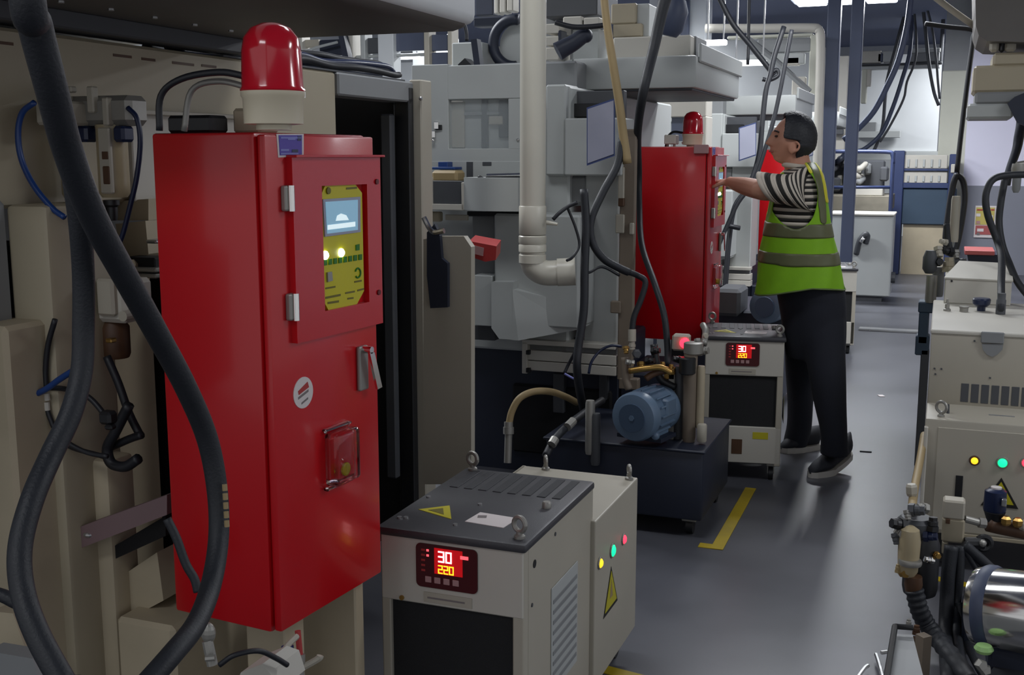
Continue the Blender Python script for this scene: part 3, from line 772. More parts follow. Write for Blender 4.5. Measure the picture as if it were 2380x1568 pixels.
tag(MB().ball(q(484, 1470, 1.98), .014, (1, .8, 1.4), 12, 8).cyl(q(482, 1488, 1.98), q(494, 1545, 1.98), .010, n=10).cyl(q(478, 1530, 1.96), q(500, 1528, 1.96), .006, n=8).build('hose_coupling', M['cast']), 'grey hose coupling under the lower left corner of the nearest cabinet', 'coupling')
cable('thin_cable', [q(510, 1545, 1.95), q(545, 1522, 1.95), q(600, 1512, 1.97), q(640, 1528, 2.0), q(668, 1545, 2.02)], .005, M['cable'], 'thin black cable arching below the nearest red cabinet')
tag(MB().box((-1.45, 2.13, 0), (-1.2, 2.17, .62), .004).build('guard_plate', M['beigedark']), 'beige plate behind the fittings under the nearest cabinet', 'plate')
# ------------------------------------------------------------------ chillers on castors
def eyebolt(mb, p, r=.021, ax=(1, .25, 0)):
    p = Vector(p)
    mb.lathe([(.013, 0), (.013, .006), (.008, .010), (.008, .016)], p, n=12)
    return mb.torus(p + Vector((0, 0, .016 + r)), ax, r, .0058, 18, 8)
def tri(c, u, w_, s, n, t):
    c, u, w_, n = Vector(c), Vector(u), Vector(w_), Vector(n)
    return MB().prism([c - u * s / 2 - w_ * s * .4, c + u * s / 2 - w_ * s * .4, c + w_ * s * .48], n * t)
W_, ZF, ZR = 0.366, 0.68, 0.57
def make_chiller(label, group, L1=0.54, L2=0.97):
    """front at y=0 facing -y, right side on x=0, width to -x"""
    t = thing('oil_chiller', label, 'chiller', (0, 0, 0), 0, group)
    hx = -W_ / 2
    # frame posts, rails, panels
    MB().box((-.028, 0, .075), (0, .03, ZF - .02), .003).build('corner_post', M['cream'], t)
    MB().box((-W_, 0, .075), (-W_ + .024, .03, ZF - .02), .003).build('corner_post', M['cream'], t)
    fp = MB().box((-W_ + .001, -.002, .497), (-.001, .03, ZF - .02), .003).build('front_panel', M['white'], t)
    MB().box((-W_ + .022, .012, .255), (-.026, .03, .502)).build('filter_screen', M['mesh'], t)
    MB().box((-W_ + .001, .0, .085), (-.001, .03, .258), .003).build('lower_panel', M['white'], t)
    MB().box((-W_ + .002, .03, .085), (-W_ + .012, L2, ZR)).build('side_panel', M['cream'], t)
    sp = MB().box((-.012, .03, .085), (0, L1, ZF - .02), .002).build('side_panel', M['cream'], t)
    rp = MB().box((-W_, L1 - .02, .085), (.014, L2, ZR), .004, 2).build('rear_body', M['cream'], t)
    MB().box((-W_ + .012, .03, .075), (-.012, L1, .095)).build('floor_pan', M['darkgrey'], t)
    MB().box((-W_ + .05, .06, .095), (-.05, L1 - .03, .48)).build('inner_core', M['void'], t)
    MB().box((-W_ + .02, L1 - .04, ZR - .02), (-.001, L1 - .02, ZF - .02)).build('step_panel', M['cream'], t)
    # lid
    lid = MB().box((-W_ - .006, -.012, ZF - .022), (.008, L1 - .01, ZF), .007, 2).build('lid', M['lid'], t, smooth=35)
    for k in range(8):
        x = -.338 + k * .041
        MB().box((x, L1 - .20, ZF - .001), (x + .024, L1 - .035, ZF + .002), .001).build('louvre', M['lidline'], lid)
    tri((-.285, .14, ZF), (.5, -1, 0), (-1, -.1, 0), .095, (0, 0, 1), .0012).build('warning_sticker', M['yelsign'], lid)
    tri((-.283, .14, ZF + .0012), (.5, -1, 0), (-1, -.1, 0), .045, (0, 0, 1), .0008).build('warning_print', M['olive'], lid)
    MB().obox((-.13, .125, ZF + .0006), (.104, .078, .0014), -.1).build('nameplate', M['paper'], lid)
    MB().obox((-.160, .138, ZF + .0016), (.022, .018, .0008), .3).build('nameplate_print', M['greyink'], lid)
    MB().lathe([(.012, 0), (.012, .012), (.009, .016)], (-.038, .265, ZF), n=14).build('lid_knob', M['cast'], lid, smooth=40)
    for x, y in ((-.345, .06), (-.33, .065), (-.197, .06), (-.35, .235), (-.202, .225)):
        MB().lathe([(.006, 0), (.006, .004)], (x, y, ZF), n=8).build('lid_screw', M['steel'], lid)
    for x, y in ((-.022, .03), (-.343, L1 - .03)):
        eyebolt(MB(), (x, y, ZF), .017, (.35, 1, 0)).build('eyebolt', M['cast'], lid, smooth=40)
    for x, y in ((-.006, L2 - .03), (-.28, L2 - .02)):
        eyebolt(MB(), (x, y, ZR), .0135, (1, .5, 0)).build('eyebolt', M['cast'], rp, smooth=40)
    # display
    y = -.003
    def fr(x0, z0, x1, z1, y0, y1, name, m, bev=0.0, seg=1):
        return MB().box((x0, y0, z0), (x1, y1, z1), bev, seg).build(name, m, fp, smooth=35 if bev else False)
    dx0, dx1, dz0, dz1 = -.27, -.113, .543, .650
    c = MB()
    pts = []
    rr = .012
    for (cx_, cz_, a0) in ((dx1 - rr, dz1 - rr, 0), (dx0 + rr, dz1 - rr, 90), (dx0 + rr, dz0 + rr, 180), (dx1 - rr, dz0 + rr, 270)):
        for k in range(5):
            a = R(a0 + k * 22.5); pts.append(Vector((cx_ + rr * math.cos(a), y, cz_ + rr * math.sin(a))))
    c.prism(pts, (0, -.003, 0)).build('display', M['disp'], fp)
    fr(-.222, .580, -.150, .643, y - .0038, y - .003, 'display_glow', M['dispglow'])
    digits(MB(), '30', (-.210, y - .0038, .611), (1, 0, 0), (0, 0, 1), .024, .001, (0, -1, 0)).build('display_digits', M['digr'], fp)
    digits(MB(), '220', (-.211, y - .0038, .583), (1, 0, 0), (0, 0, 1), .018, .001, (0, -1, 0)).build('display_digits', M['digy'], fp)
    fr(-.155, .624, -.135, .632, y - .005, y - .0038, 'display_mark', M['redlit'])
    for k in range(5):
        fr(-.256, .632 - k * .0125, -.246, .637 - k * .0125, y - .0036, y - .003, 'display_print', M['redink'])
    for k in range(2):
        fr(-.242, .632 - k * .0125, -.236, .637 - k * .0125, y - .0042, y - .003, 'indicator', M['redlit'])
    for k in range(4):
        fr(-.246 + k * .0235, .556, -.230 + k * .0235, .571, y - .005, y - .003, 'display_key', M['keycap'], .001)
    fr(-.252, .505, -.128, .530, y - .0012, y + .002, 'name_strip', M['cream'])
    fr(-.242, .515, -.146, .519, y - .002, y - .0012, 'name_print', M['greyink'])
    MB().lathe([(.006, 0), (.006, .004)], (-.31, -.002, .506), (0, -1, 0), 10).build('screw', M['brass'], fp)
    # lower panel details
    fr(-.132, .202, -.06, .234, -.0015, .001, 'warning_tag', M['yelsign'])
    lp = MB().box((-.23, -.002, .127), (-.18, .001, .197), .001).build('sight_glass', M['brown'], t)
    # side details, on x=0
    MB().lathe([(.010, 0), (.010, .0015)], (0, .07, .607), (1, 0, 0), 14).build('round_hole', M['black'], sp)
    MB().lathe([(.005, 0), (.005, .002)], (0, .219, .631), (1, 0, 0), 10).lathe([(.005, 0), (.005, .002)], (0, .053, .512), (1, 0, 0), 10).build('screw', M['darkgrey'], sp)
    gp = MB().box((0, .19, .22), (.003, .40, .50), .002).build('grille_panel', M['grey'], sp)
    for k in range(9):
        MB().box((.003, .20, .24 + k * .027), (.0045, .39, .251 + k * .027), .0008).build('grille_slat', M['midgrey'], gp)
    for yy, zz, m, r in () if L2 < .6 else ((L2 - .41, .438, 'ledy', .013), (L2 - .285, .432, 'ledg', .017), (L2 - .165, .426, 'ledr', .013)):
        MB().torus((.016, yy, zz), (1, 0, 0), r + .002, .003, 16, 6).build('lamp_bezel', M['cast'], rp)
        MB().lathe([(r, 0), (r, .006), (r * .6, .010), (.0001, .011)], (.014, yy, zz), (1, 0, 0), 14).build('indicator_lamp', M[m], rp, smooth=True)
    tri((.014, L2 - .29, .315), (0, 1, 0), (0, 0, 1), .148, (1, 0, 0), .001).build('warning_sticker', M['ink'], rp)
    tri((.015, L2 - .29, .315), (0, 1, 0), (0, 0, 1), .12, (1, 0, 0), .001).build('warning_film', M['yelsign'], rp)
    tri((.016, L2 - .29, .318), (0, .5, 0), (0, 0, 1), .06, (1, 0, 0), .0006).build('warning_print', M['tan'], rp)
    # castors
    for x, y_ in ((-.04, .05), (-W_ + .04, .05), (-.04, L2 - .06), (-W_ + .04, L2 - .06)):
        cs = MB().box((x - .022, y_ - .022, .066), (x + .022, y_ + .022, .086), .003).box((x - .016, y_ - .012, .03), (x - .012, y_ + .012, .07)).box((x + .012, y_ - .012, .03), (x + .016, y_ + .012, .07)).build('castor', M['cast'], t)
        MB().cyl((x - .011, y_ + .004, .0325), (x + .011, y_ + .004, .0325), .0325, n=18).build('wheel', M['black'], cs, smooth=40)
    return t
M['redlit'] = mat('lit red mark', (255, 90, 100), emit=1.2)
M['keycap'] = mat('pinkish keycap', (170, 130, 130), 0.5)
ch1 = make_chiller('white chiller with black lid and red lit display at the lower centre', 'white oil chillers')
ch2 = make_chiller('white chiller with lit display standing just left of the worker legs', 'white oil chillers', 0.44, 0.48); ch3 = copy_tree(ch1)
ch1.location = (-.846, 2.28, 0)
ch2.location, ch2.rotation_euler, ch2.scale = (-.662, 5.30, 0), (0, 0, R(10)), (1, 1, 1.035)
ch3.location, ch3.rotation_euler = (-.60, 9.05, 0), (0, 0, R(9))
ch3['label'] = 'distant white chiller partly hidden behind the worker back'
# ------------------------------------------------------------------ the grey machine in the middle, and its copies down the aisle
YW, YT, YC = 4.9, 4.7, 5.0
m2 = thing('grinding_machine', 'grey machine in the middle with window panel and white drain pipe', 'machine', (-2.0, 5.6, 0))
def part(name, m, x0, y0, x1, y1, Y, dy=.05, bev=.004, par=None, mm=m2):
    return MB().pix(x0, y0, x1, y1, Y, dy, bev).build(name, M[m], par or mm)
# hood over the front
hx0, hx1 = at(1330, 170, Y=5.46).x, -1.148
hzt = at(1600, 128, Y=5.46).z
MB().box((hx0, 5.46, 1.87), (hx1, 6.66, hzt), .012, 2).build('hood', M['grey'], m2, smooth=35)
MB().box((hx0 + .02, 5.48, 1.858), (hx1 - .02, 6.64, 1.872), .004).build('hood_underside', M['darkgrey'], m2)
MB().prism([(hx0 - .14, 5.46, 1.90), (hx0, 5.46, 1.872), (hx0, 5.46, hzt - .002), (hx0 - .14, 5.46, hzt - .03)], (0, 1.0, 0)).build('hood_shoulder', M['grey'], m2)
MB().box((hx1 - .002, 5.50, hzt - .03), (hx1 + .014, 6.68, hzt + .06), .006).build('hood_wing', M['grey'], m2)
# body behind everything
MB().box((-2.75, 4.96, .62), (-1.62, 7.0, 1.86), .01).build('body', M['grey'], m2)
MB().box((-2.5, 5.3, 1.86), (-1.7, 6.9, 2.0), .01).build('roof_block', M['midgrey'], m2)
# window panel
wp = part('window_frame', 'grey', 958, 150, 1042, 376, YW, .04, .003)
part('window_frame', 'grey', 1040, 150, 1212, 230, YW, .04, .003)
part('window_frame', 'grey', 1181, 229, 1212, 347, YW, .04, .003)
part('window_frame', 'grey', 1040, 345, 1212, 376, YW, .04, .003)
part('window_pane', 'glass', 1040, 229, 1182, 346, YW + .02, .006, 0)
part('inner_wall', 'grey', 1030, 222, 1192, 352, YW + .17, .004, 0)
part('inner_tank', 'cream', 1041, 234, 1078, 345, YW + .04, .02, .006)
part('inner_shaft', 'darkgrey', 1118, 229, 1133, 345, YW + .044, .014, .004)
part('inner_arm', 'midgrey', 1060, 260, 1160, 268, YW + .045, .014, .002)
part('inner_arm', 'darkgrey', 1158, 229, 1182, 320, YW + .045, .012, .006)
part('inner_wheel', 'cream', 1135, 270, 1168, 290, YW + .04, .014, .004)
lt = MB().pix(1008, 283, 1018, 300, YW - .016, .02, .002)
lt.pix(1003, 304, 1010, 320, YW - .02, .012, .002)
lt.build('door_latch', M['chrome'], m2); part('latch_base', 'black', 1011, 290, 1026, 302, YW - .01, .01, .002)
ba = MB().ball(at(1006, 326, Y=YW - .02), .009, u=10, v=8).build('latch_knob', M['chrome'], m2, smooth=True)
for px, py in ((978, 229), (1204, 325)):
    MB().ball(at(px, py, Y=YW), .008, u=8, v=6).build('screw', M['steel'], m2)
# tool tray
part('tray_back', 'grey', 985, 374, 1210, 426, YW - .004, .03, .003)
part('tray_hole', 'darkgrey', 1121, 376, 1142, 385, YW - .007, .004, .002)
part('tray_slot', 'darkgrey', 1084, 376, 1099, 412, YW - .007, .004, .001)
tl = MB().pix(984, 412, 1003, 488, YW - .22, .02, .002); tl.pix(984, 474, 1078, 488, YW - .22, .02, .002); tl.pix(1072, 424, 1082, 488, YW - .22, .02, .002)
tl.build('tray_frame', M['white'], m2)
part('tray_pocket', 'darkgrey', 1000, 420, 1076, 478, YW - .20, .02, .002)
a, b = at(1078, 412, Y=YW - .22), at(1212, 490, Y=YW - .22)
bow = [Vector((a.x + (b.x - a.x) * t, YW - .22 - .07 * math.sin(PI * t * .8), b.z)) for t in [k / 8 for k in range(9)]]
MB().prism(bow + [Vector((b.x, YW - .01, b.z)), Vector((a.x, YW - .01, b.z))], (0, 0, a.z - b.z)).build('tray_front', M['grey'], m2, smooth=30)
MB().box((at(985, 488, Y=YW).x, YW - .2, b.z), (a.x, YW, b.z + .012)).build('tray_floor', M['grey'], m2)
# control box with monitor
part('control_column', 'grey', 1268, 196, 1314, 408, YW + .02, .2, .008)
part('control_recess', 'darkgrey', 1312, 211, 1450, 280, YW + .16, .05, .003)
part('control_unit', 'black', 1316, 240, 1400, 272, YW + .12, .05, .004)
part('control_box', 'grey', 1312, 274, 1446, 408, YW, .2, .006)
s0, s1, s2, s3 = at(1364, 250, D=4.83), at(1429, 228, D=4.78), at(1429, 362, D=4.78), at(1364, 385, D=4.83)
MB().prism([s0, s1, s2, s3], (-.01, .03, 0)).build('monitor', M['screenframe'], m2)
c_ = (s0 + s1 + s2 + s3) / 4; nn = (s1 - s0).cross(s3 - s0).normalized(); nn = nn if nn.y < 0 else -nn
MB().prism([c_ + (p - c_) * .93 + nn * .0015 for p in (s0, s1, s2, s3)], nn * .0015).build('monitor_screen', M['screen'], m2)
part('lower_drum', 'midgrey', 1272, 404, 1366, 478, YW + .1, .1, .02)
part('column', 'grey', 1358, 402, 1436, 862, YC, .3, .006)
# coolant tank
part('tank', 'grey', 1148, 498, 1346, 760, YT + .06, .3, .01)
MB().prism([at(x, y, Y=YT) for x, y in ((1142, 655), (1192, 655), (1190, 789), (1160, 787), (1142, 762))], (0, .3, 0)).build('tank_front', M['grey'], m2)
MB().prism([at(1190, 672, Y=YT), at(1190, 790, Y=YT), at(1205, 791, Y=YT), at(1348, 765, Y=YT + .12), at(1348, 708, Y=YT + .12)], (0, .2, 0)).build('tank_front', M['grey'], m2)
part('tank_side', 'grey', 1099, 640, 1143, 757, YT + .05, .2, .003)
part('tank_back', 'midgrey', 1098, 500, 1150, 660, YT + .16, .1, .003)
part('tank_foot', 'darkgrey', 1098, 757, 1150, 790, YT + .1, .1, .002)
# drawer frame below
part('drawer_frame', 'white', 1213, 795, 1225, 868, YC - .08, .1, .002)
part('drawer_frame', 'white', 1213, 795, 1430, 806, YC - .08, .1, .002)
part('drawer_recess', 'midgrey', 1225, 806, 1430, 822, YC - .04, .05, .001)
part('drawer', 'white', 1226, 820, 1432, 843, YC - .07, .1, .003)
part('drawer', 'white', 1226, 845, 1432, 867, YC - .07, .1, .003)
part('drawer_foot', 'black', 1222, 814, 1231, 824, YC - .085, .02, .002)
part('drawer_foot', 'black', 1222, 855, 1232, 866, YC - .085, .02, .002)
part('base', 'navy', 1090, 780, 1438, 1130, YC + .05, .5, .01)
part('base', 'navy', 1438, 868, 1560, 1130, YC + .05, .5, .01)
part('base_slot', 'void', 1190, 900, 1420, 1060, YC + .03, .03, .01)
part('base_stand', 'darkgrey', 1285, 868, 1310, 960, YC, .05, .004)
part('base_stand', 'darkgrey', 1392, 868, 1410, 930, YC, .05, .004)
part('lower_handle', 'cream', 1034, 499, 1086, 512, YT + .05, .02, .003)
part('cross_bar', 'black', 1085, 492, 1212, 504, YT + .1, .02, .003)
part('link_block', 'beigedark', 988, 492, 1022, 515, YT + .1, .04, .006)
m3 = copy_tree(m2); m3.location.y += 3.84; m3['label'] = 'second grey machine, behind the middle red beacon and the worker arm'
m4 = copy_tree(m2); m4.location.y += 7.68; m4['label'] = 'farthest grey machine of the row, above the worker head'
for m_ in (m2, m3, m4): m_['group'] = 'grey machines in the left row'

# things on the tool tray
tz = at(1040, 424, Y=YW - .1).z
tag(MB().pix(1003, 388, 1056, 394, YW - .1, .09, .002).pix(1018, 376, 1040, 390, YW - .08, .06, .002).build('tool_box', M['blue']), 'blue and white box on the tool tray of the middle machine', 'box')
tag(MB().pix(1002, 396, 1062, 424, YW - .16, .1, .012).build('cloth_bundle', M['tan']), 'tan cloth bundle at the left of the tool tray', 'cloth')
tg = thing('hand_tool', 'long silver hand tool lying across the tool tray', 'tool', at(1150, 415, Y=YW - .2))
MB().cyl(at(1132, 408, Y=YW - .22), at(1215, 406, Y=YW - .22), .009, n=10).build('shaft', M['chrome'], tg)
MB().cyl(at(1130, 413, Y=YW - .23), at(1215, 413, Y=YW - .23), .006, n=8).build('rail', M['black'], tg)
MB().obox(at(1122, 417, Y=YW - .23), (.05, .02, .018), 0, .004, ry=.5).build('head', M['black'], tg)

# white drain pipe with elbow
dp_ = thing('drain_pipe', 'white plastic drain pipe with an elbow in front of the middle machine', 'pipe', at(1245, 480, Y=4.45))
YP = 4.45
tp, bt = at(1238, 480, Y=YP), at(1244, 620, Y=YP)
top_z = ZC
MB().cyl((tp.x, YP, at(1240, 500, Y=YP).z), (tp.x, YP, top_z), .054, n=24).build('pipe', M['pvc'], dp_, smooth=40)
def zz(y): return at(1245, y, Y=YP).z
MB().lathe([(.055, zz(545)), (.058, zz(543)), (.058, zz(480)), (.055, zz(478))], (tp.x, YP, 0), n=24).build('sleeve', M['pvc'], dp_, smooth=40)
MB().lathe([(.052, zz(612)), (.058, zz(610)), (.058, zz(592)), (.053, zz(590)), (.053, zz(586)), (.059, zz(584)), (.059, zz(570)), (.055, zz(567)), (.059, zz(563)), (.059, zz(549)), (.054, zz(546))], (tp.x, YP, 0), n=24).build('coupling', M['pvc'], dp_, smooth=40)
e0 = Vector((tp.x, YP, zz(606)))
MB().tube([e0 + Vector((0, 0, .03)), e0, e0 + Vector((.016, .005, -.032)), e0 + Vector((.058, .02, -.052)), e0 + Vector((.15, .05, -.046))], .054, 20, 6).build('elbow', M['pvc'], dp_, smooth=True)
MB().cyl(e0 + Vector((.10, .035, -.049)), e0 + Vector((.172, .058, -.045)), .059, n=20).build('elbow_collar', M['pvc'], dp_, smooth=40)
MB().cyl(e0 + Vector((.03, .02, .165)), e0 + Vector((.105, .02, .155)), .013, .006, n=10).build('side_nipple', M['pvc'], dp_, smooth=40)

# pipes, posts and hoses in front of the middle machine
D5 = 4.95
tag(MB().pix(1438, 300, 1474, 885, 4.93, .03, .006).pix(1438, 880, 1482, 905, 4.92, .05, .004).build('cable_trunking', M['trunk']), 'upright weathered cable trunking left of the middle red cabinet', 'trunking')
for k, (x0, y0, x1, y1, m_, lb) in enumerate(((1436, 388, 1450, 462, 'cream', 'tall pale clip block high on the weathered trunking'), (1430, 498, 1450, 542, 'cream', 'pale clip block low on the left side of the weathered trunking'), (1462, 518, 1472, 545, 'cream', 'narrow pale clip low on the right of the weathered trunking'), (1436, 460, 1450, 480, 'brown', 'brown clip between two pale clips on the trunking'), (1418, 700, 1442, 728, 'trunk', 'grey bracket sticking out left of the trunking at mid height'))):
    tag(MB().pix(x0, y0, x1, y1, 4.915, .03, .004).build('cable_clip', M[m_]), lb, 'clip')
def hose(name, pts, r, m, label, cat='hose', n=12):
    return tag(MB().tube([at(x, y, D=d) for x, y, d in pts], r, n, 6).build(name, M[m], smooth=True), label, cat)
hose('hose', [(1600, -560, 4.85), (1580, -250, 4.85), (1560, -60, 4.85), (1540, 20, 4.85), (1520, 110, 4.85), (1495, 215, 4.8), (1482, 310, 5.0), (1485, 400, 5.25), (1486, 480, 5.25), (1492, 570, 5.1), (1522, 660, 4.9), (1543, 730, 4.82), (1551, 800, 4.8), (1552, 850, 4.78)], lambda t: .030 - .016 * min(1, max(0, t - .15) * 2.4), 'rubber', 'long dark hose from the top passing before the middle red cabinet')
hose('hose', [(1446, 322, 4.75), (1434, 385, 4.74), (1402, 445, 4.72), (1374, 510, 4.7), (1376, 560, 4.7), (1402, 600, 4.7), (1438, 622, 4.72), (1460, 632, 4.75)], .017, 'rubber', 'dark hose bowing out left of the trunking')
hose('hose', [(1462, 632, 4.76), (1482, 640, 4.8), (1500, 655, 4.8), (1490, 695, 4.8), (1474, 735, 4.8), (1469, 768, 4.8)], .013, 'rubber', 'dark hose dropping into a white coupling before the middle red cabinet')
tag(MB().cyl(at(1469, 765, D=4.8), at(1469, 793, D=4.8), .017, n=14).cyl(at(1469, 793, D=4.8), at(1469, 812, D=4.8), .013, n=14).cyl(at(1469, 800, D=4.8), at(1469, 806, D=4.8), .016, n=6).build('hose_coupling', M['cream'], smooth=35), 'white hose coupling below the middle red cabinet', 'coupling')
hose('cable', [(1380, -560, 4.7), (1392, -250, 4.7), (1402, -40, 4.7), (1410, 50, 4.7), (1425, 150, 4.7), (1440, 245, 4.72), (1448, 310, 4.74), (1458, 380, 4.75)], lambda t: .016 + .004 * t, 'tan', 'tan cable slanting down from the top to the weathered trunking', 'cable')
hose('hose', [(1357, 440, 4.68), (1362, 520, 4.68), (1359, 620, 4.68), (1357, 720, 4.68), (1345, 800, 4.68), (1341, 850, 4.68), (1346, 900, 4.75), (1358, 960, 4.9)], .018, 'rubber', 'upright black hose between the grey tank and the pale column')
hose('cable', [(1440, 640, 4.72), (1400, 620, 4.7), (1372, 632, 4.69), (1355, 636, 4.69)], .006, 'cable', 'thin black cable strung from the trunking to the upright hose', 'cable')
hose('cable', [(1342, 470, 4.66), (1320, 480, 4.66), (1300, 495, 4.65), (1285, 510, 4.65)], .008, 'cable', 'short black cable slanting to the drain pipe sleeve', 'cable')
hose('cable', [(1318, 480, 4.68), (1338, 530, 4.68), (1346, 570, 4.68), (1330, 598, 4.66), (1318, 605, 4.62)], .006, 'cable', 'black cable hanging in a bow right of the drain pipe', 'cable')
hose('cable', [(1444, 805, 4.95), (1420, 803, 4.93), (1395, 815, 4.92), (1375, 840, 4.9), (1368, 868, 4.9)], .006, 'navytube', 'thin dark blue cable arching before the white drawers', 'cable')
hose('cable', [(1312, 866, 4.85), (1322, 845, 4.85), (1335, 820, 4.82), (1348, 790, 4.75)], .007, 'cable', 'black cable rising left of the upright black hose', 'cable')
tag(MB().tube([at(1312, 868, D=4.84), at(1330, 878, D=4.84), at(1350, 886, D=4.84)], .005, 8).build('cable_end', M['sky']), 'pale blue cable end below the white drawers', 'cable')
hose('hose', [(1183, 985, 4.75), (1190, 955, 4.75), (1208, 925, 4.75), (1240, 910, 4.77), (1280, 910, 4.8), (1315, 922, 4.85), (1340, 935, 4.95)], .015, 'tan', 'khaki hose arching over the dark machine base')
tag(MB().cyl(at(1182, 980, D=4.75), at(1182, 992, D=4.75), .019, n=14).cyl(at(1182, 992, D=4.75), at(1182, 1008, D=4.75), .023, n=14).cyl(at(1182, 1008, D=4.75), at(1180, 1075, D=4.75), .016, n=14).build('hose_coupling', M['cast'], smooth=35), 'grey coupling holding the foot of the khaki hose', 'coupling')
hose('hose', [(1268, 1060, 4.5), (1290, 1020, 4.55), (1325, 985, 4.65), (1370, 950, 4.8), (1400, 930, 4.9)], .016, 'rubber', 'black hose slanting up behind the blue motor')
tag(MB().cyl(at(1282, 1033, D=4.50), at(1290, 1020, D=4.52), .019, n=12).build('hose_clamp', M['cast']), 'lower of two steel clamps on the black hose behind the blue motor', 'clamp', 'clamps on the black hose')
tag(MB().cyl(at(1318, 992, D=4.60), at(1332, 978, D=4.64), .0185, n=12).build('hose_clamp', M['cast']), 'upper of two steel clamps on the black hose behind the blue motor', 'clamp', 'clamps on the black hose')

# blue black bag and cap hung on the beige end cover
bag = MB().prism([at(x, y, Y=3.63) for x, y in ((992, 540), (1010, 520), (1022, 548), (1026, 600), (1040, 612), (1040, 714), (1000, 716), (992, 640))], (0, .02, 0))
tag(bag.build('cloth_bag', M['navy']), 'dark blue cloth bag hanging on the beige end cover', 'bag')
tag(MB().tube([at(x, y, Y=3.6) for x, y in ((985, 505), (998, 530), (1010, 540), (1032, 536))], .01, 8).build('keyring', M['chrome']), 'shiny metal clip above the dark blue bag', 'clip')
rbx = thing('tool_tray', 'red tray with a pale label behind the beige end cover', 'tray', at(1120, 580, Y=3.9))
MB().prism([at(x, y, Y=3.9) for x, y in ((1090, 560), (1154, 572), (1152, 604), (1128, 608), (1092, 596))], (-.1, .3, 0)).build('body', M['redink'], rbx)
MB().prism([at(x, y, Y=3.895) for x, y in ((1097, 569), (1124, 576), (1122, 595), (1096, 588))], (0, .004, 0)).build('label_plate', M['keycap'], rbx)

# ------------------------------------------------------------------ dark pump cart with blue motor
pc = thing('pump_cart', 'dark pump tank on castors with blue motor and brass pipework', 'pump', (-1.1, 4.6, 0))
tx1 = at(1634, 1100, Y=4.36).x
tz1 = at(1630, 1052, Y=4.36).z
MB().box((-1.52, 4.36, .075), (tx1, 4.95, tz1), .012, 2).build('tank', M['navy'], pc, smooth=35)
MB().box((-1.53, 4.35, tz1 - .004), (tx1 + .008, 4.96, tz1 + .008), .004).build('tank_lid', M['navy'], pc)
for x, y in ((-1.46, 4.42), (tx1 - .06, 4.42), (tx1 - .05, 4.88), (-1.46, 4.88)):
    c_ = MB().box((x - .03, y - .03, .06), (x + .03, y + .03, .078), .003).build('castor', M['cast'], pc)
    MB().cyl((x - .014, y + .01, .034), (x + .014, y + .01, .034), .034, n=18).build('wheel', M['black'], c_, smooth=40)
mc = at(1472, 970, D=4.5); ax_ = Vector((.22, .975, 0))
MB().lathe([(.06, -.012), (.094, -.004), (.101, .012), (.101, .045), (.097, .05), (.093, .06), (.093, .20), (.099, .205), (.099, .235), (.05, .24)], mc, ax_, 32).build('motor', M['motor'], pc, smooth=30)
MB().lathe([(.058, -.016), (.060, -.006)], mc, ax_, 28).build('fan_cover', M['fancover'], pc)
MB().lathe([(.012, -.019), (.012, -.014)], mc, ax_, 6).build('fan_badge', M['motor'], pc)
up = Vector((0, 0, 1)); sd = ax_.cross(up)
fins = MB()
for k in range(16):
    a = 2 * PI * k / 16; e = sd * math.cos(a) + up * math.sin(a); tg_ = sd * -math.sin(a) + up * math.cos(a)
    p0 = mc + e * .09 + ax_ * .065
    fins.prism([p0 - tg_ * .003, p0 + tg_ * .003, p0 + tg_ * .003 + e * .012, p0 - tg_ * .003 + e * .012], ax_ * .13)
fins.build('cooling_fins', M['motor'], pc)
MB().obox(mc + Vector((.105, .13, .03)), (.05, .09, .07), -.2, .008).build('terminal_box', M['motor'], pc)
MB().obox(mc + ax_ * .12 + Vector((0, 0, -.095)), (.20, .14, .016), -.22).build('motor_foot', M['navy'], pc)
MB().obox(mc + ax_ * .12 + Vector((0, 0, -.06)), (.14, .12, .07), -.22).build('motor_foot', M['motor'], pc)
MB().ball(mc + Vector((.085, .03, -.075)), .018, u=10, v=8).build('lifting_lug', M['motor'], pc, smooth=True)
MB().lathe([(.03, 0), (.045, .01), (.045, .06), (.06, .07), (.06, .10)], mc + ax_ * .24, ax_, 18).build('pump', M['darkgrey'], pc, smooth=35)
YQ = 4.5
def q5(name, m, x0, y0, x1, y1, dy=.02, Y=YQ, bev=.003): return MB().pix(x0, y0, x1, y1, Y, dy, bev).build(name, M[m], pc)
q5('sight_post', 'cast', 1551, 868, 1566, 1052)
q5('sight_post', 'darkgrey', 1592, 1000, 1598, 1052)
q5('post_head', 'brass', 1543, 854, 1568, 882, .03)
q5('post_foot', 'cast', 1556, 1042, 1628, 1058, .05)
q5('foot_plate', 'cream', 1624, 1030, 1642, 1058, .04)
def cylp(name, m, x, y0, y1, r, D=4.6, n=14):
    a, b = at(x, y0, D=D), at(x, y1, D=D); b.x, b.y = a.x, a.y
    return MB().lathe([(r * .85, 0), (r, (a.z - b.z) * .06), (r, (a.z - b.z) * .94), (r * .85, a.z - b.z)], b, n=n).build(name, M[m], pc, smooth=40)
cylp('filter_body', 'trunk', 1606, 815, 1035, .028)
cylp('filter_body', 'beigedark', 1630, 850, 1000, .017)
cylp('filter_foot', 'cream', 1632, 985, 1028, .02)
cylp('standpipe', 'darkgrey', 1580, 850, 1030, .02, 4.66)
cylp('standpipe', 'black', 1598, 830, 870, .034, 4.58)
cylp('filter_head', 'cast', 1612, 795, 822, .04)
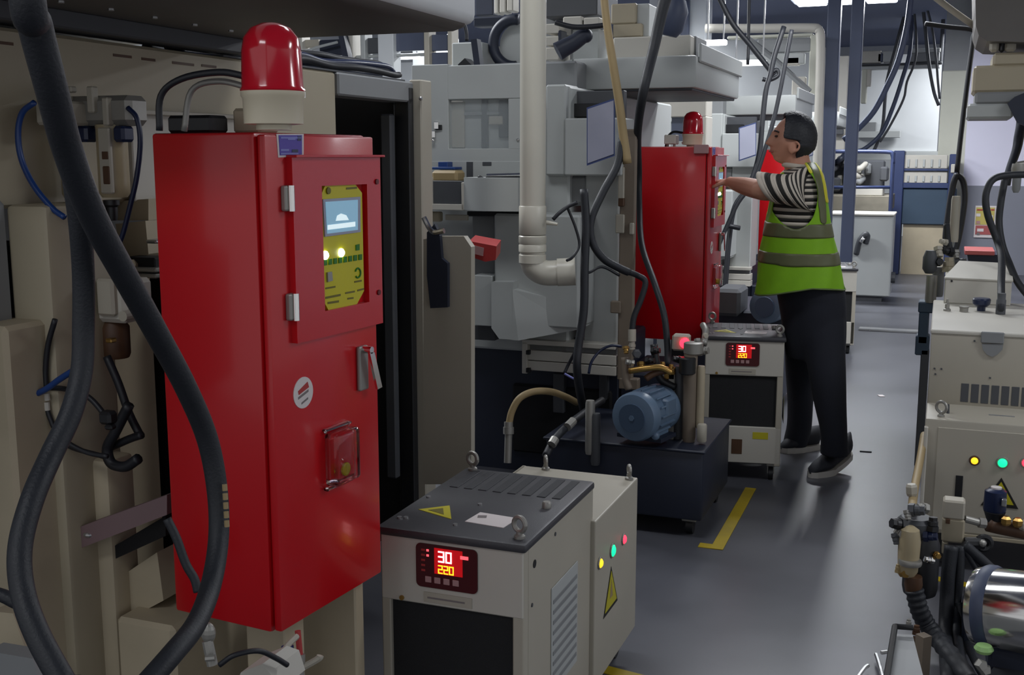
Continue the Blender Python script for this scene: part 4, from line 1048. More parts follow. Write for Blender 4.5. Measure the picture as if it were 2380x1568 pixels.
for x, y, r, m_ in ((1600, 820, .022, 'steel'), (1632, 815, .026, 'cast'), (1622, 795, .018, 'cast'), (1575, 835, .02, 'black'), (1640, 780, .016, 'cream'), (1540, 850, .016, 'brass'), (1510, 838, .02, 'black'), (1490, 850, .02, 'brass'), (1465, 842, .018, 'cast'), (1480, 822, .024, 'darkgrey'), (1560, 856, .016, 'brass'), (1523, 815, .02, 'black'), (1455, 812, .016, 'brass')):
    p = at(x, y, D=4.62)
    fit(MB(), p, fdir(), r * .85).build('pipe_fitting', M[m_], pc)
MB().tube([at(1462, 862, D=4.62), at(1500, 856, D=4.6), at(1535, 854, D=4.6), at(1562, 866, D=4.6)], .013, 10).build('brass_pipe', M['brass'], pc, smooth=True)
MB().tube([at(1500, 880, D=4.62), at(1520, 868, D=4.62), at(1550, 860, D=4.62)], .014, 10).build('brass_pipe', M['brown'], pc, smooth=True)
MB().tube([at(1452, 830, D=4.65), at(1455, 880, D=4.65), at(1462, 905, D=4.65)], .016, 10).build('riser_pipe', M['trunk'], pc, smooth=True)
MB().tube([at(1520, 800, D=4.66), at(1525, 840, D=4.66), at(1535, 880, D=4.66), at(1570, 900, D=4.66)], .016, 10).build('riser_pipe', M['black'], pc, smooth=True)
MB().tube([at(1636, 800, D=4.7), at(1640, 770, D=4.75), at(1634, 755, D=4.8)], .014, 10).build('riser_pipe', M['cast'], pc, smooth=True)
for x, y0, y1 in ((1372, 930, 1060), (1385, 960, 1085)): cylp('stand_rod', 'cast' if x < 1380 else 'darkgrey', x, y0, y1, .02, 4.62)
wb = q5('switch_box', 'cream', 1561, 778, 1601, 816, .05, 4.62, .008)
MB().lathe([(.022, 0), (.022, .006), (.012, .012)], at(1592, 797, Y=4.615), (0, -1, 0), 14).build('red_reflection', M['ledr'], pc, smooth=True)  # glowing disc stands in for the red reflection on the white box

# ------------------------------------------------------------------ equipment over the middle machine's roof
def roof(name, label, cat, m, rects, Y=5.6, dy=.25, bev=.006):
    mb = MB()
    for r_ in rects: mb.pix(*r_, Y, dy, bev)
    return tag(mb.build(name, M[m]), label, cat)
rz = thing('roof_frame', 'pale support frame on the roof of the middle machine', 'frame', (-1.8, 5.9, 1.9))
MB().pix(1330, 66, 1392, 150, 5.75, .2, .006).build('bracket', M['grey'], rz)
MB().pix(1268, 55, 1300, 78, 5.72, .2, .004).build('stack_plate', M['white'], rz)
MB().pix(1268, 84, 1300, 106, 5.72, .2, .004).build('stack_plate', M['white'], rz)
MB().pix(1268, 110, 1298, 140, 5.72, .2, .004).build('stack_plate', M['white'], rz)
MB().pix(1264, 20, 1340, 150, 5.95, .2, .004).build('back_plate', M['midgrey'], rz)
roof('long_box', 'long pale box with two dark latches on the middle machine hood', 'box', 'white', ((1425, 84, 1604, 140),), 5.62, .3)
for v in COL.objects[-1].data.vertices:
    if v.co.z < .05: v.co.z = max(v.co.z, hzt + .001 - COL.objects[-1].location.z)
lb = [o for o in COL.objects if o.name.startswith('long_box')][-1]
for r_ in ((1552, 94, 1580, 112), (1566, 120, 1588, 138)): MB().pix(*r_, 5.685, .02, .003).build('latch', M['black'], lb)
for r_ in ((1430, 98, 1500, 101), (1430, 129, 1500, 132)): MB().pix(*r_, 5.694, .01, 0).build('groove', M['midgrey'], lb)
MB().pix(1603, 84, 1618, 144, 5.72, .26, .003).build('end_cap', M['midgrey'], lb)
roof('drive_box', 'beige drive box standing over the long pale box', 'box', 'beige', ((1420, 8, 1478, 55), (1424, 55, 1492, 86)), 5.75, .25)
roof('drive_box', 'light grey box end beside the beige drive box', 'box', 'grey', ((1478, 8, 1508, 86),), 5.78, .2)
roof('cable_duct', 'wide dark duct at the top above the middle machine', 'duct', 'darkgrey', ((1262, -20, 1388, 38),), 5.8, .4)
roof('connector_box', 'small white connector box under the dark duct, left of two', 'box', 'white', ((1308, 38, 1352, 62),), 5.7, .15)
roof('connector_box', 'small white connector box under the dark duct, right of two', 'box', 'white', ((1356, 40, 1393, 60),), 5.7, .15)
hose('cable', [(1290, 52, 5.3), (1330, 62, 5.3), (1370, 62, 5.3), (1410, 58, 5.3)], .012, 'cable', 'dark cable running under the two white connector boxes', 'cable')
tag(MB().tube([at(x, y, D=5.35) for x, y in ((1296, 120), (1310, 112), (1332, 100), (1352, 86), (1362, 82))], lambda t: .045 - .012 * t, 12).build('robot_arm', M['navy'], smooth=40), 'dark jointed arm over the hood shoulder', 'arm')
ra = [o for o in COL.objects if o.name.startswith('robot_arm')][-1]
MB().ball(at(1362, 83, D=5.35), .034, u=12, v=8).build('joint', M['navy'], ra, smooth=True)
MB().pix(1296, 70, 1304, 130, 5.72, .1).build('mount', M['navy'], ra)
dr = thing('cable_loop', 'big dark C shaped cable loop behind the white pipe', 'loop', at(1190, 100, Y=5.4))
lc = at(1196, 100, Y=5.4)
MB().torus(lc, (0, -1, 0), .115, .028, 26, 8, R(-95), R(100)).build('loop', M['navy'], dr, smooth=True)
MB().lathe([(.10, 0), (.10, .02)], lc + Vector((0, .05, 0)), (0, 1, 0), 24).build('drum', M['grey'], dr, smooth=40)
roof('cable_duct', 'dark wedge of cables above the C shaped loop', 'duct', 'navy', ((1100, 38, 1200, 60),), 5.5, .1)
roof('fluted_panel', 'bright fluted panel left of the white pipe at the top', 'panel', 'white', ((1148, -10, 1158, 32), (1160, -10, 1175, 30), (1177, -10, 1192, 26)), 5.9, .1)
roof('roof_plate', 'dark blue plate behind the near hood corner', 'plate', 'navy', ((1104, -10, 1146, 36),), 6.0, .1)
tag(MB().prism([at(x, y, Y=5.0) for x, y in ((1094, 92), (1108, 90), (1116, 152), (1102, 154))], (0, .05, 0)).build('roof_lever', M['navy']), 'dark slanting lever on the roof of the middle machine', 'lever')
tag(MB().prism([at(x, y, Y=5.0) for x, y in ((1064, 150), (1080, 135), (1098, 153), (1066, 155))], (0, .08, 0)).build('roof_clamp', M['black']), 'small dark clamp on the roof left of the slanting lever', 'clamp')
roof('roof_cabinet', 'pale cabinet behind the slanting lever on the machine roof', 'cabinet', 'grey', ((1050, 98, 1120, 156),), 5.3, .3)
tag(MB().lathe([(.05, 0), (.07, .03), (.075, .12), (.05, .17)], at(1548, 82, Y=5.3), (.25, 0, 1), 14).build('hose_motor', M['bluegrey'], smooth=35), 'slate blue motor bulging beside the long dark hose at the top', 'motor')
hose('thin_cable', [(1040, 10, 5.0), (1070, 30, 5.0), (1083, 70, 5.0), (1085, 95, 5.0)], .008, 'cable', 'short dark cable behind the near hood corner', 'cable')
# ------------------------------------------------------------------ right row: oil cooler nearest the camera
oc = thing('oil_cooler', 'large cream oil cooler at the right edge with green and amber lamps', 'cooler', (.3, 4.7, 0))
YR = 4.36
xl = at(2150, 990, Y=YR).x
zl = at(2200, 975, Y=YR).z
XRr = xl + .75
MB().box((xl, YR, .14), (XRr, 5.6, zl), .008, 2).build('lower_body', M['cream'], oc, smooth=35)
Yu = at(2170, 936, Z=zl).y
zu = at(2250, 772, Y=Yu).z
zu2 = zu
xu = at(2160, 850, Y=Yu).x
MB().box((xu, Yu, zl - .01), (XRr, 5.6, zu), .006, 2).build('upper_body', M['cream'], oc, smooth=35)
zt_ = zu + .004
MB().box((xu - .003, Yu - .004, zu - .012), (XRr, 5.62, zu + .004), .004).build('top_plate', M['white'], oc)
MB().box((xl - .002, YR - .012, .16), (xl + .012, YR + .02, zl - .03), .004).build('edge_trim', M['white'], oc)
MB().box((xl + .045, YR - .003, .155), (XRr - .02, YR + .004, zl - .03), .002).build('front_panel', M['cream'], oc)
MB().box((xl + .1, YR - .004, .135), (XRr, YR + .02, .15), .002).build('bottom_rail', M['beige'], oc)
MB().box((xl + .05, YR + .02, .02), (xl + .1, YR + .07, .14), .004).box((XRr - .1, YR + .02, .02), (XRr - .05, YR + .07, .14), .004).box((xl + .05, 5.4, .0), (xl + .1, 5.45, .14), .004).build('foot', M['black'], oc)
for x0 in range(7):
    px0 = 2233 + x0 * 23.5
    MB().pix(px0, 891 + x0 * 1.6, px0 + 18, 934 + x0 * 1.9, Yu - .002, .01, .001).build('vent_slot', M['darkgrey'], oc)
lt = MB().pix(2280, 772, 2334, 798, Yu - .012, .014, .003).build('latch', M['midgrey'], oc)
MB().prism([at(x, y, Y=Yu - .008) for x, y in ((2282, 799), (2332, 799), (2330, 812), (2318, 824), (2306, 829), (2294, 824), (2284, 812))], (0, .01, 0)).build('latch_tongue', M['midgrey'], lt)
for px, py, m_, rr in ((2265, 1070, 'ledy', .0125), (2330, 1075, 'ledg', .016), (2386, 1075, 'ledr', .015)):
    p = at(px, py, Y=YR - .004)
    MB().torus(p, (0, -1, 0), rr + .003, .004, 18, 6).build('lamp_bezel', M['brown'] if m_ == 'ledy' else M['cast'], oc)
    MB().lathe([(rr, 0), (rr, .006), (rr * .6, .011), (.0001, .012)], p, (0, -1, 0), 16).build('indicator_lamp', M[m_], oc, smooth=True)
c = at(2325, 1147, Y=YR - .004)
tri(c, (1, 0, 0), (0, 0, 1), .128, (0, -1, 0), .001).build('warning_sticker', M['ink'], oc)
tri(c + Vector((0, -.001, 0)), (1, 0, 0), (0, 0, 1), .095, (0, -1, 0), .001).build('warning_film', M['yelsign'], oc)
tri(c + Vector((0, -.002, .005)), (.5, 0, 0), (0, 0, 1), .04, (0, -1, 0), .001).build('warning_print', M['ink'], oc)
MB().pix(2220, 1105, 2237, 1157, YR - .006, .006, .001).build('thermometer_strip', M['black'], oc)
for px, py, z in ((2187, 968, zl), ):
    p = at(px, py, Z=zl); eyebolt(MB(), p, .021, (.6, 1, 0)).build('eyebolt', M['cast'], oc, smooth=40)
p = at(2203, 960, Z=zl); MB().cyl(p, p + Vector((0, 0, .035)), .006, .004, 8).build('vent_pin', M['darkgrey'], oc)
MB().obox(at(2328, 966, Z=zl) , (.09, .012, .003), 0).build('ledge_print', M['midgrey'], oc)
for px, py in ((2188, 857), (2172, 856), (2174, 869), (2301, 878), (2265, 792)):
    p = at(px, py, Y=Yu - .001); MB().lathe([(.004, 0), (.004, .002)], p, (0, -1, 0), 8).build('screw', M['darkgrey'], oc)
# white hinged box on top, behind
tb = thing('terminal_housing', 'white box with sloping lid on top of the cream oil cooler', 'box', at(2270, 715, Z=zt_))
Yb = at(2210, 705, Z=zt_).y
z0_, z1_ = zt_, at(2260, 648, Y=Yb).z
xa, xb = at(2196, 660, Y=Yb).x, at(2352, 660, Y=Yb).x
MB().box((xa, Yb, z0_), (xb, Yb + .3, z1_), .004).build('body', M['white'], tb)
MB().prism([(xa - .004, Yb - .006, z1_ - .002), (xb + .004, Yb - .006, z1_ - .006), (xb + .004, Yb + .3, z1_ + .045), (xa + .06, Yb + .3, z1_ + .05)], (0, 0, .006)).prism([(xa, Yb, z1_ - .01), (xa, Yb + .3, z1_ - .01), (xa + .06, Yb + .3, z1_ + .045)], (.02, 0, 0)).build('lid', M['white'], tb)
p = at(2212, 653, Y=Yb - .002); MB().lathe([(.005, 0), (.005, .002)], p, (0, -1, 0), 8).build('screw', M['black'], tb)
kb = at(2280, 722, Z=zt_)
kn = MB().lathe([(.018, 0), (.018, .02)], kb, n=14).lathe([(.026, .02), (.036, .03), (.038, .05), (.034, .056)], kb, n=20)
tag(kn.build('clamp_knob', M['navytube'], smooth=35), 'dark blue clamp knob on the oil cooler top', 'knob')
p = at(2201, 722, Z=zt_)
tag(MB().lathe([(.016, 0), (.016, .008), (.010, .012), (.010, .03), (.006, .034), (.005, .052)], p, n=10).build('grease_nipple', M['cast'], smooth=35), 'small grey nipple standing at the left of the oil cooler top', 'fitting')
p = at(2240, 724, Z=zt_)
tag(MB().lathe([(.018, 0), (.018, .016), (.02, .018), (.02, .024)], p, n=12).build('filler_cap', M['cast'], smooth=35), 'short grey filler cap between nipple and blue knob', 'cap')
p = at(2325, 730, Z=zt_)
hb = p + Vector((0, 0, 0))
tag(MB().tube([p, p + Vector((0, 0, .05)), at(2327, 660, D=4.9), at(2328, 600, D=5.0), at(2318, 560, D=5.1), at(2296, 500, D=5.1), at(2291, 455, D=5.1), at(2305, 420, D=5.1), at(2335, 408, D=5.1), at(2400, 405, D=5.1)], .016, 12).build('hose', M['rubber'], smooth=True), 'dark hose arching from the oil cooler top out of the right edge', 'hose')
tag(MB().tube([at(2336, 415, D=5.25), at(2326, 470, D=5.25), at(2322, 520, D=5.25), at(2330, 570, D=5.22), at(2345, 610, D=5.18), at(2365, 655, D=5.1), at(2400, 700, D=5.0)], .016, 12).build('hose', M['rubber'], smooth=True), 'dark hose crossing behind the arching hose at the right edge', 'hose')
MB_ = MB().lathe([(.02, 0), (.02, .06), (.017, .065), (.017, .09)], p + Vector((0, 0, .001)), n=12)
tag(MB_.build('hose_ferrule', M['darkgrey'], smooth=35), 'dark ferrule where the arching hose meets the oil cooler', 'ferrule')

# oil filter assembly in the right foreground
of = thing('oil_filter', 'dark oil filter with steel head in the right foreground', 'filter', at(2125, 1430, D=3.6))
DF = 3.55
def lat(name, m, x, y0, y1, prof, D=DF, n=20, par=of):
    a, b = at(x, y0, D=D), at(x, y1, D=D); h = a.z - b.z; b.x, b.y = a.x, a.y
    return MB().lathe([(r, t * h) for r, t in prof], b, n=n).build(name, M[m], par, smooth=40)
lat('filter_can', 'black', 2145, 1240, 1395, [(.03, 0), (.05, .06), (.054, .15), (.054, .85), (.045, .97), (.02, 1)])
lat('filter_bowl', 'filter', 2116, 1222, 1345, [(.02, 0), (.03, .1), (.032, .3), (.034, .7), (.028, .93), (.012, 1)], 3.48)
lat('bowl_band', 'cast', 2116, 1300, 1312, [(.0335, 0), (.035, .3), (.035, .7), (.0335, 1)], 3.48)
lat('filter_head', 'darkgrey', 2130, 1200, 1245, [(.05, 0), (.058, .2), (.058, .8), (.045, 1)])
for x, y, r, m_ in ((2090, 1218, .026, 'black'), (2092, 1238, .02, 'cast'), (2168, 1220, .024, 'black'), (2160, 1245, .022, 'navytube'), (2110, 1195, .016, 'cast'), (2145, 1180, .020, 'cast'), (2100, 1330, .02, 'brass'), (2088, 1322, .014, 'tan'), (2128, 1185, .026, 'darkgrey'), (2083, 1250, .018, 'darkgrey'), (2160, 1300, .016, 'chrome'), (2178, 1290, .014, 'brass')):
    p = at(x, y, D=3.5); fit(MB(), p, fdir(), r * .85).build('hex_fitting', M[m_], of)
lat('filter_neck', 'brown', 2124, 1338, 1380, [(.022, 0), (.028, .5), (.025, 1)], 3.5)
lat('stand_post', 'trunk', 2147, 1475, 1600, [(.022, 0), (.022, 1)], 3.2, 4)
tag(MB().tube([at(2125, 1370, D=3.5), at(2138, 1420, D=3.5), low(2160, 1460, 3.5, .06), low(2200, 1510, 3.48, .06), low(2260, 1590, 3.45, .06)], lambda t: .028 + .002 * math.sin(t * 90), 14, 14).build('hose', M['rubber'], smooth=True), 'ribbed dark hose running from the oil filter to the lower right', 'hose')
tag(MB().tube([at(2148, 1010, D=4.3), at(2138, 1070, D=4.1), at(2128, 1120, D=3.9), at(2122, 1160, D=3.7), at(2120, 1190, D=3.55)], .014, 10).build('hose', M['tan'], smooth=True), 'tan flexible hose rising along the oil cooler edge', 'hose')
tag(MB().lathe([(.016, -.02), (.02, -.01), (.02, .012), (.014, .02)], at(2119, 1138, D=3.7), (-.1, 0, 1), 6).build('hose_nut', M['cream']), 'pale nut at the foot of the tan flexible hose', 'nut')
vw = thing('valve_manifold', 'pale square valve manifold between oil filter and oil cooler', 'valve', at(2218, 1290, D=3.6))
D6 = 3.65
Yv = at(2218, 1230, D=D6).y
def pv(name, m, *r_, dy=.06, bev=.006, par=vw): return MB().pix(*r_, Yv, dy, bev).build(name, M[m], par)
pv('cap_block', 'cream', 2191, 1164, 2243, 1208)
pv('body_block', 'beige', 2189, 1206, 2242, 1262)
pv('leg_block', 'beige', 2189, 1258, 2203, 1290)
MB().pix(2198, 1206, 2208, 1217, Yv - .004, .01, .001).build('plug_screw', M['brown'], vw)
MB().cyl(at(2242, 1205, D=D6), at(2275, 1214, D=D6), .012, n=12).cyl(at(2275, 1214, D=D6), at(2290, 1216, D=D6), .017, n=8).build('side_pipe', M['cast'], vw)
MB().tube([at(2240, 1262, D=D6), at(2262, 1262, D=D6), at(2285, 1262, D=D6)], .02, 10).build('side_pipe', M['black'], vw)
MB().torus(at(2286, 1262, D=D6), (.2, -1, 0), .022, .010, 16, 8).build('hose_ring', M['black'], vw)
MB().ball(at(2284, 1262, D=D6 - .02), .012, u=8, v=6).build('plug', M['cast'], vw)
# dark solenoid before the triangle
so = thing('solenoid', 'dark blue solenoid with a pale top before the warning triangle', 'valve', at(2313, 1215, D=3.9))
def lo(name, m, x, y0, y1, prof): return lat(name, m, x, y0, y1, prof, 3.9, 16, so)
lo('coil', 'navytube', 2315, 1135, 1190, [(.036, 0), (.038, .1), (.036, .9), (.024, 1)])
lo('stem', 'black', 2312, 1188, 1220, [(.020, 0), (.036, 1)])
lo('cap', 'paper', 2316, 1131, 1137, [(.018, 0), (.018, 1)])
MB().pix(2328, 1160, 2340, 1178, at(2315, 1160, D=3.86).y, .02, .003).build('plug', M['steel'], so)
MB().tube([at(2296, 1218, D=3.9), at(2330, 1226, D=3.9), at(2400, 1240, D=3.9)], .026, 12).build('manifold_pipe', M['brown'], so, smooth=True)
for x, y, m_ in ((2365, 1216, 'brass'), (2338, 1212, 'brass'), (2378, 1222, 'cream')):
    p = at(x, y, D=3.86); MB().lathe([(.012, -.012), (.018, -.004), (.018, .012), (.01, .02)], p, (0, 0, 1), 6).build('fitting', M[m_], so)
# hoses hanging below the manifold
for k, (pts, r, lb) in enumerate((
    ([(2212, 1268), (2204, 1330), (2200, 1400), (2198, 1480), (2205, 1590)], .023, 'widest dark hose hanging straight below the pale manifold'),
    ([(2232, 1268), (2230, 1340), (2222, 1420), (2228, 1500), (2245, 1590)], .015, 'dark hose hanging right of the widest hose below the manifold'),
    ([(2240, 1265), (2280, 1300), (2330, 1345), (2390, 1380)], .018, 'dark hose sloping right from the manifold over the tape'),
    ([(2240, 1272), (2275, 1330), (2310, 1360), (2390, 1400)], .010, 'thin dark cable sloping right below the sloping hose'),
    ([(2228, 1400), (2240, 1470), (2265, 1530), (2300, 1590)], .014, 'dark cable curving down right beside the motor box'))):
    tag(MB().tube([low(x, y, 3.62, .04) for x, y in pts], r, 10).build('hose', M['rubber'], smooth=True), lb, 'hose')
# big chrome motor at the right edge
mo = thing('electric_motor', 'big shiny steel motor cut by the right edge', 'motor', at(2350, 1500, D=3.3))
mcn = at(2392, 1425, D=3.1)
MB().lathe([(.078, -.15), (.109, -.14), (.115, -.12), (.115, .13), (.109, .15), (.055, .16)], mcn, (.85, -.35, .12), 32).build('shell', M['chrome'], mo, smooth=35)
MB().lathe([(.117, -.12), (.121, -.11), (.121, -.095), (.117, -.085)], mcn, (.85, -.35, .12), 32).build('end_ring', M['bluegrey'], mo, smooth=35)
MB().pix(2296, 1492, 2420, 1590, at(2340, 1500, D=3.14).y, .2, .01).build('motor_base', M['navy'], mo)
MB().obox(at(2400, 1590, D=3.12), (.2, .2, .06), -.3).build('motor_foot', M['darkgrey'], mo)
MB().lathe([(.02, 0), (.026, .01), (.02, .02)], at(2286, 1515, D=3.05), n=14).build('green_cap', M['capgreen'], mo)
for x, y in ((2280, 1545), (2288, 1555)): MB().lathe([(.012, -.02), (.018, 0), (.012, .02)], at(x, y, D=3.03), (.3, -1, .3), 5).build('wing_nut', M['cast'], mo)
bx = MB().pix(2236, 1420, 2296, 1500, at(2260, 1470, D=3.5).y, .15, .008)
tb2 = tag(bx.build('motor_terminal_box', M['navy']), 'dark blue box with clear lid left of the shiny motor', 'box')
MB().pix(2240, 1398, 2284, 1426, at(2260, 1410, D=3.48).y, .1, .004).build('clear_lid', M['clear'], tb2)
MB().pix(2246, 1402, 2264, 1420, at(2260, 1410, D=3.48).y + .02, .04, .004).build('terminal', M['capgreen'], tb2)
# steel tank corner with rim at the bottom
tk = thing('drip_tank', 'grey steel tank corner with dark rim at the bottom right', 'tank', at(2090, 1568, D=3.4))
zk = .30
ta, tb_, tc, td = at(2080, 1455, Z=zk), at(2122, 1458, Z=zk), at(2170, 1640, Z=zk), at(2050, 1640, Z=zk)
MB().prism([v - Vector((0, 0, .28)) for v in (ta, tb_, tc, td)], (0, 0, .26)).build('tank', M['midgrey'], tk)
MB().tube([tb_, ta, td], .008, 8, smooth=False).build('rim', M['black'], tk)
for x, y, r, m_ in ((2112, 1448, .012, 'cast'), (2100, 1538, .012, 'chrome'), (2118, 1490, .02, 'brown'), (2122, 1510, .018, 'brass'), (2113, 1555, .02, 'cast'), (2130, 1465, .016, 'brown'), (2120, 1530, .022, 'darkgrey')):
    p = at(x, y, D=3.3); fit(MB(), p, fdir(), r * .8).build('pipe_fitting', M[m_], tk)
for pts in (((2036, 1520), (2044, 1545), (2052, 1575)), ((1995, 1572), (2010, 1552), (2018, 1546)), ((2048, 1516), (2056, 1515), (2062, 1514))):
    tag(MB().tube([at(x, y, Z=.02 if pts[0][0] != 2048 else .05) for x, y in pts], .006, 6).build('metal_shaving', M['steel']), None, None)
for o, l in zip([o for o in COL.objects if o.name.startswith('metal_shaving')], ('upright bright wire scrap on the floor left of the drip tank', 'slanting bright wire scrap on the floor at the bottom edge', 'tiny bright scrap above the upright wire scrap')):
    tag(o, l, 'scrap')

# second filter stack behind the cooler
f2 = thing('oil_filter', 'grey oil filter stack on a dark teal post left of the oil cooler', 'filter', at(2160, 830, D=5.6))
YF2 = at(2170, 700, D=5.5).y
def p2(name, m, *r_, dy=.06, bev=.006): return MB().pix(*r_, YF2, dy, bev).build(name, M[m], f2)
p2('post', 'tealpost', 2134, 702, 2196, 728, dy=.12); p2('post', 'tealpost', 2134, 726, 2158, 800, dy=.12); p2('post_foot', 'tealpost', 2127, 780, 2160, 826, dy=.1)
a_ = at(2150, 822, Y=YF2); MB().box((a_.x - .02, YF2, 0), (a_.x + .02, YF2 + .06, a_.z + .02), .004).build('base_leg', M['darkgrey'], f2)
lat('filter_can', 'cast', 2166, 640, 704, [(.024, 0), (.026, .1), (.026, 1)], 5.5, 16, f2)
lat('filter_can', 'midgrey', 2182, 620, 690, [(.026, 0), (.028, .1), (.028, .8), (.02, 1)], 5.55, 16, f2)
lat('filter_head', 'darkgrey', 2163, 582, 636, [(.020, 0), (.034, .2), (.034, .7), (.022, 1)], 5.5, 16, f2)
for x, y, r, m_ in ((2182, 584, .028, 'cream'), (2194, 562, .02, 'cream'), (2180, 608, .03, 'black'), (2205, 618, .04, 'beige'), (2232, 608, .026, 'darkgrey'), (2222, 590, .022, 'cast'), (2202, 583, .03, 'black')):
    p = at(x, y, D=5.5); fit(MB(), p, fdir(), r * .85).build('pipe_fitting', M[m_], f2)
tag(MB().tube([at(x, y, D=5.55) for x, y in ((2200, 520), (2203, 560), (2212, 585), (2228, 592))], .016, 10).build('hose', M['rubber'], smooth=True), 'short dark hose bending into the grey filter stack', 'hose')
tag(MB().lathe([(.022, 0), (.024, .02), (.024, .22), (.02, .24)], at(2216, 562, D=5.9), n=14).build('air_cylinder', M['cream'], smooth=40), 'pale upright cylinder above the grey filter stack', 'cylinder')
# hanging hose with hook at the right pillar
tag(MB().tube([at(x, y, D=6.4) for x, y in ((2150, 55), (2200, 62), (2262, 70), (2262, 90), (2250, 180), (2235, 300), (2224, 400))], .014, 10, 6).build('air_pipe', M['cable'], smooth=True), 'dark pipe bracket dropping from the ceiling past the pillar', 'pipe')
tag(MB().tube([at(x, y, D=6.4) for x, y in ((2224, 405), (2238, 420), (2242, 460), (2234, 520), (2222, 575), (2210, 590), (2198, 560), (2204, 500), (2215, 430), (2224, 405))], .018, 10, 6).build('hose', M['rubber'], smooth=True), 'dark hose loop hanging from the bracket pipe by the pillar', 'hose')
tag(MB().tube([at(x, y, D=6.2) for x, y in ((2150, -25), (2205, 18), (2264, 60))], .018, 8, 3).build('cable_pole', M['cream'], smooth=True), 'pale slanting pole at the upper right', 'pole')

# right row machine parts overhead
rm = thing('grinding_machine', 'beige machine end hanging in from the right edge', 'machine', (1.2, 6.6, 0))
YM = 6.3
def pm(name, m, *r_, dy=.4, bev=.012): return MB().pix(*r_, YM, dy, bev).build(name, M[m], rm)
pm('end_box', 'beige', 2262, 148, 2620, 212)
pm('end_cap', 'beige', 2308, 118, 2620, 150)
pm('lower_lip', 'midgrey', 2266, 210, 2620, 240)
pm('flat_wing', 'grey', 2248, 240, 2356, 276)
pm('flat_wing', 'grey', 2366, 240, 2620, 270)
pm('body', 'beige', 2470, -100, 3000, 1200, dy=1.0)
pm('bracket', 'cream', 2300, 95, 2322, 120, dy=.05); pm('bracket', 'cream', 2335, 96, 2362, 120, dy=.05)
pm('dark_link', 'black', 2322, 92, 2336, 122, dy=.05)
hd = MB().prism([at(x, y, Y=YM - .1) for x, y in ((2266, -80), (2268, 60), (2275, 82), (2295, 95), (2380, 98), (2700, 98), (2700, -80))], (0, .8, 0))
hd.build('hood', M['hoodgrey'], rm)
tag(MB().tube([at(x, y, D=6.1) for x, y in ((2372, 215), (2370, 250), (2375, 280), (2368, 320), (2362, 350), (2345, 400), (2340, 430))], lambda t: .034 - .014 * t, 10, 6).build('hose', M['navy'], smooth=True), 'dark blue hose hanging from the beige machine end at the right', 'hose')
tag(MB().prism([at(x, y, Y=YM - .06) for x, y in ((2342, 240), (2358, 225), (2382, 215), (2400, 300), (2365, 285))], (0, .05, 0)).build('hose_clamp', M['navy']), 'dark blue clamp flap beside the flat grey wing', 'clamp')
gv = thing('gauge_valve', 'grey gauge valve above the crossing hoses at the right edge', 'valve', at(2370, 440, D=5.6))
lat('body', 'cast', 2368, 380, 405, [(.03, 0), (.034, .5), (.03, 1)], 5.5, 14, gv)
lat('bowl', 'midgrey', 2364, 405, 448, [(.012, 0), (.02, .2), (.022, 1)], 5.5, 14, gv)
MB().cyl(at(2364, 385, D=5.5), at(2420, 375, D=5.5), .02, n=10).build('pipe', M['cast'], gv)
# poster and red tray by the dado wall
sb = thing('notice_sign', 'yellow and red notice on the grey dado wall', 'sign', at(2290, 552, Y=15.97))
MB().pix(2265, 478, 2314, 552, 15.965, .012, 0).build('sheet', M['paper'], sb)
for r_, m_ in (((2268, 482, 2311, 522), 'signyel'), ((2267, 524, 2312, 545), 'signred')):
    MB().pix(*r_, 15.958, .006, 0).build('colour_field', M[m_], sb)
for r_, m_ in (((2271, 486, 2284, 489), 'redink'), ((2303, 486, 2311, 489), 'redink'), ((2269, 496, 2279, 503), 'paper'), ((2299, 500, 2308, 507), 'paper'), ((2269, 513, 2278, 520), 'keycap'), ((2271, 531, 2286, 538), 'paper'), ((2270, 540, 2277, 545), 'greyink')):
    MB().pix(*r_, 15.953, .004, 0).build('printed_block', M[m_], sb)
rt = thing('parts_tray', 'red edged dark tray behind the white sloping lid at right', 'tray', at(2290, 615, D=7.2))
YTt = at(2290, 600, D=7.2).y
MB().prism([at(x, y, Y=YTt) for x, y in ((2248, 592), (2330, 592), (2330, 616), (2252, 616))], (0, .3, 0)).build('tray_body', M['navy'], rt)
MB().pix(2242, 582, 2312, 593, YTt - .01, .33, .004).build('tray_rim', M['signred'], rt)
MB().box((at(2255, 616, Y=YTt).x, YTt + .05, 0), (at(2328, 616, Y=YTt).x, YTt + .28, at(2290, 615, Y=YTt).z), .01).build('tray_stand', M['midgrey'], rt)
# ------------------------------------------------------------------ far end of the hall
def far(name, label, cat, m, rects, Y, dy=.2, bev=.006, group=None):
    mb = MB()
    for r_ in rects: mb.pix(*r_, Y, dy, bev)
    return tag(mb.build(name, M[m]), label, cat, group)
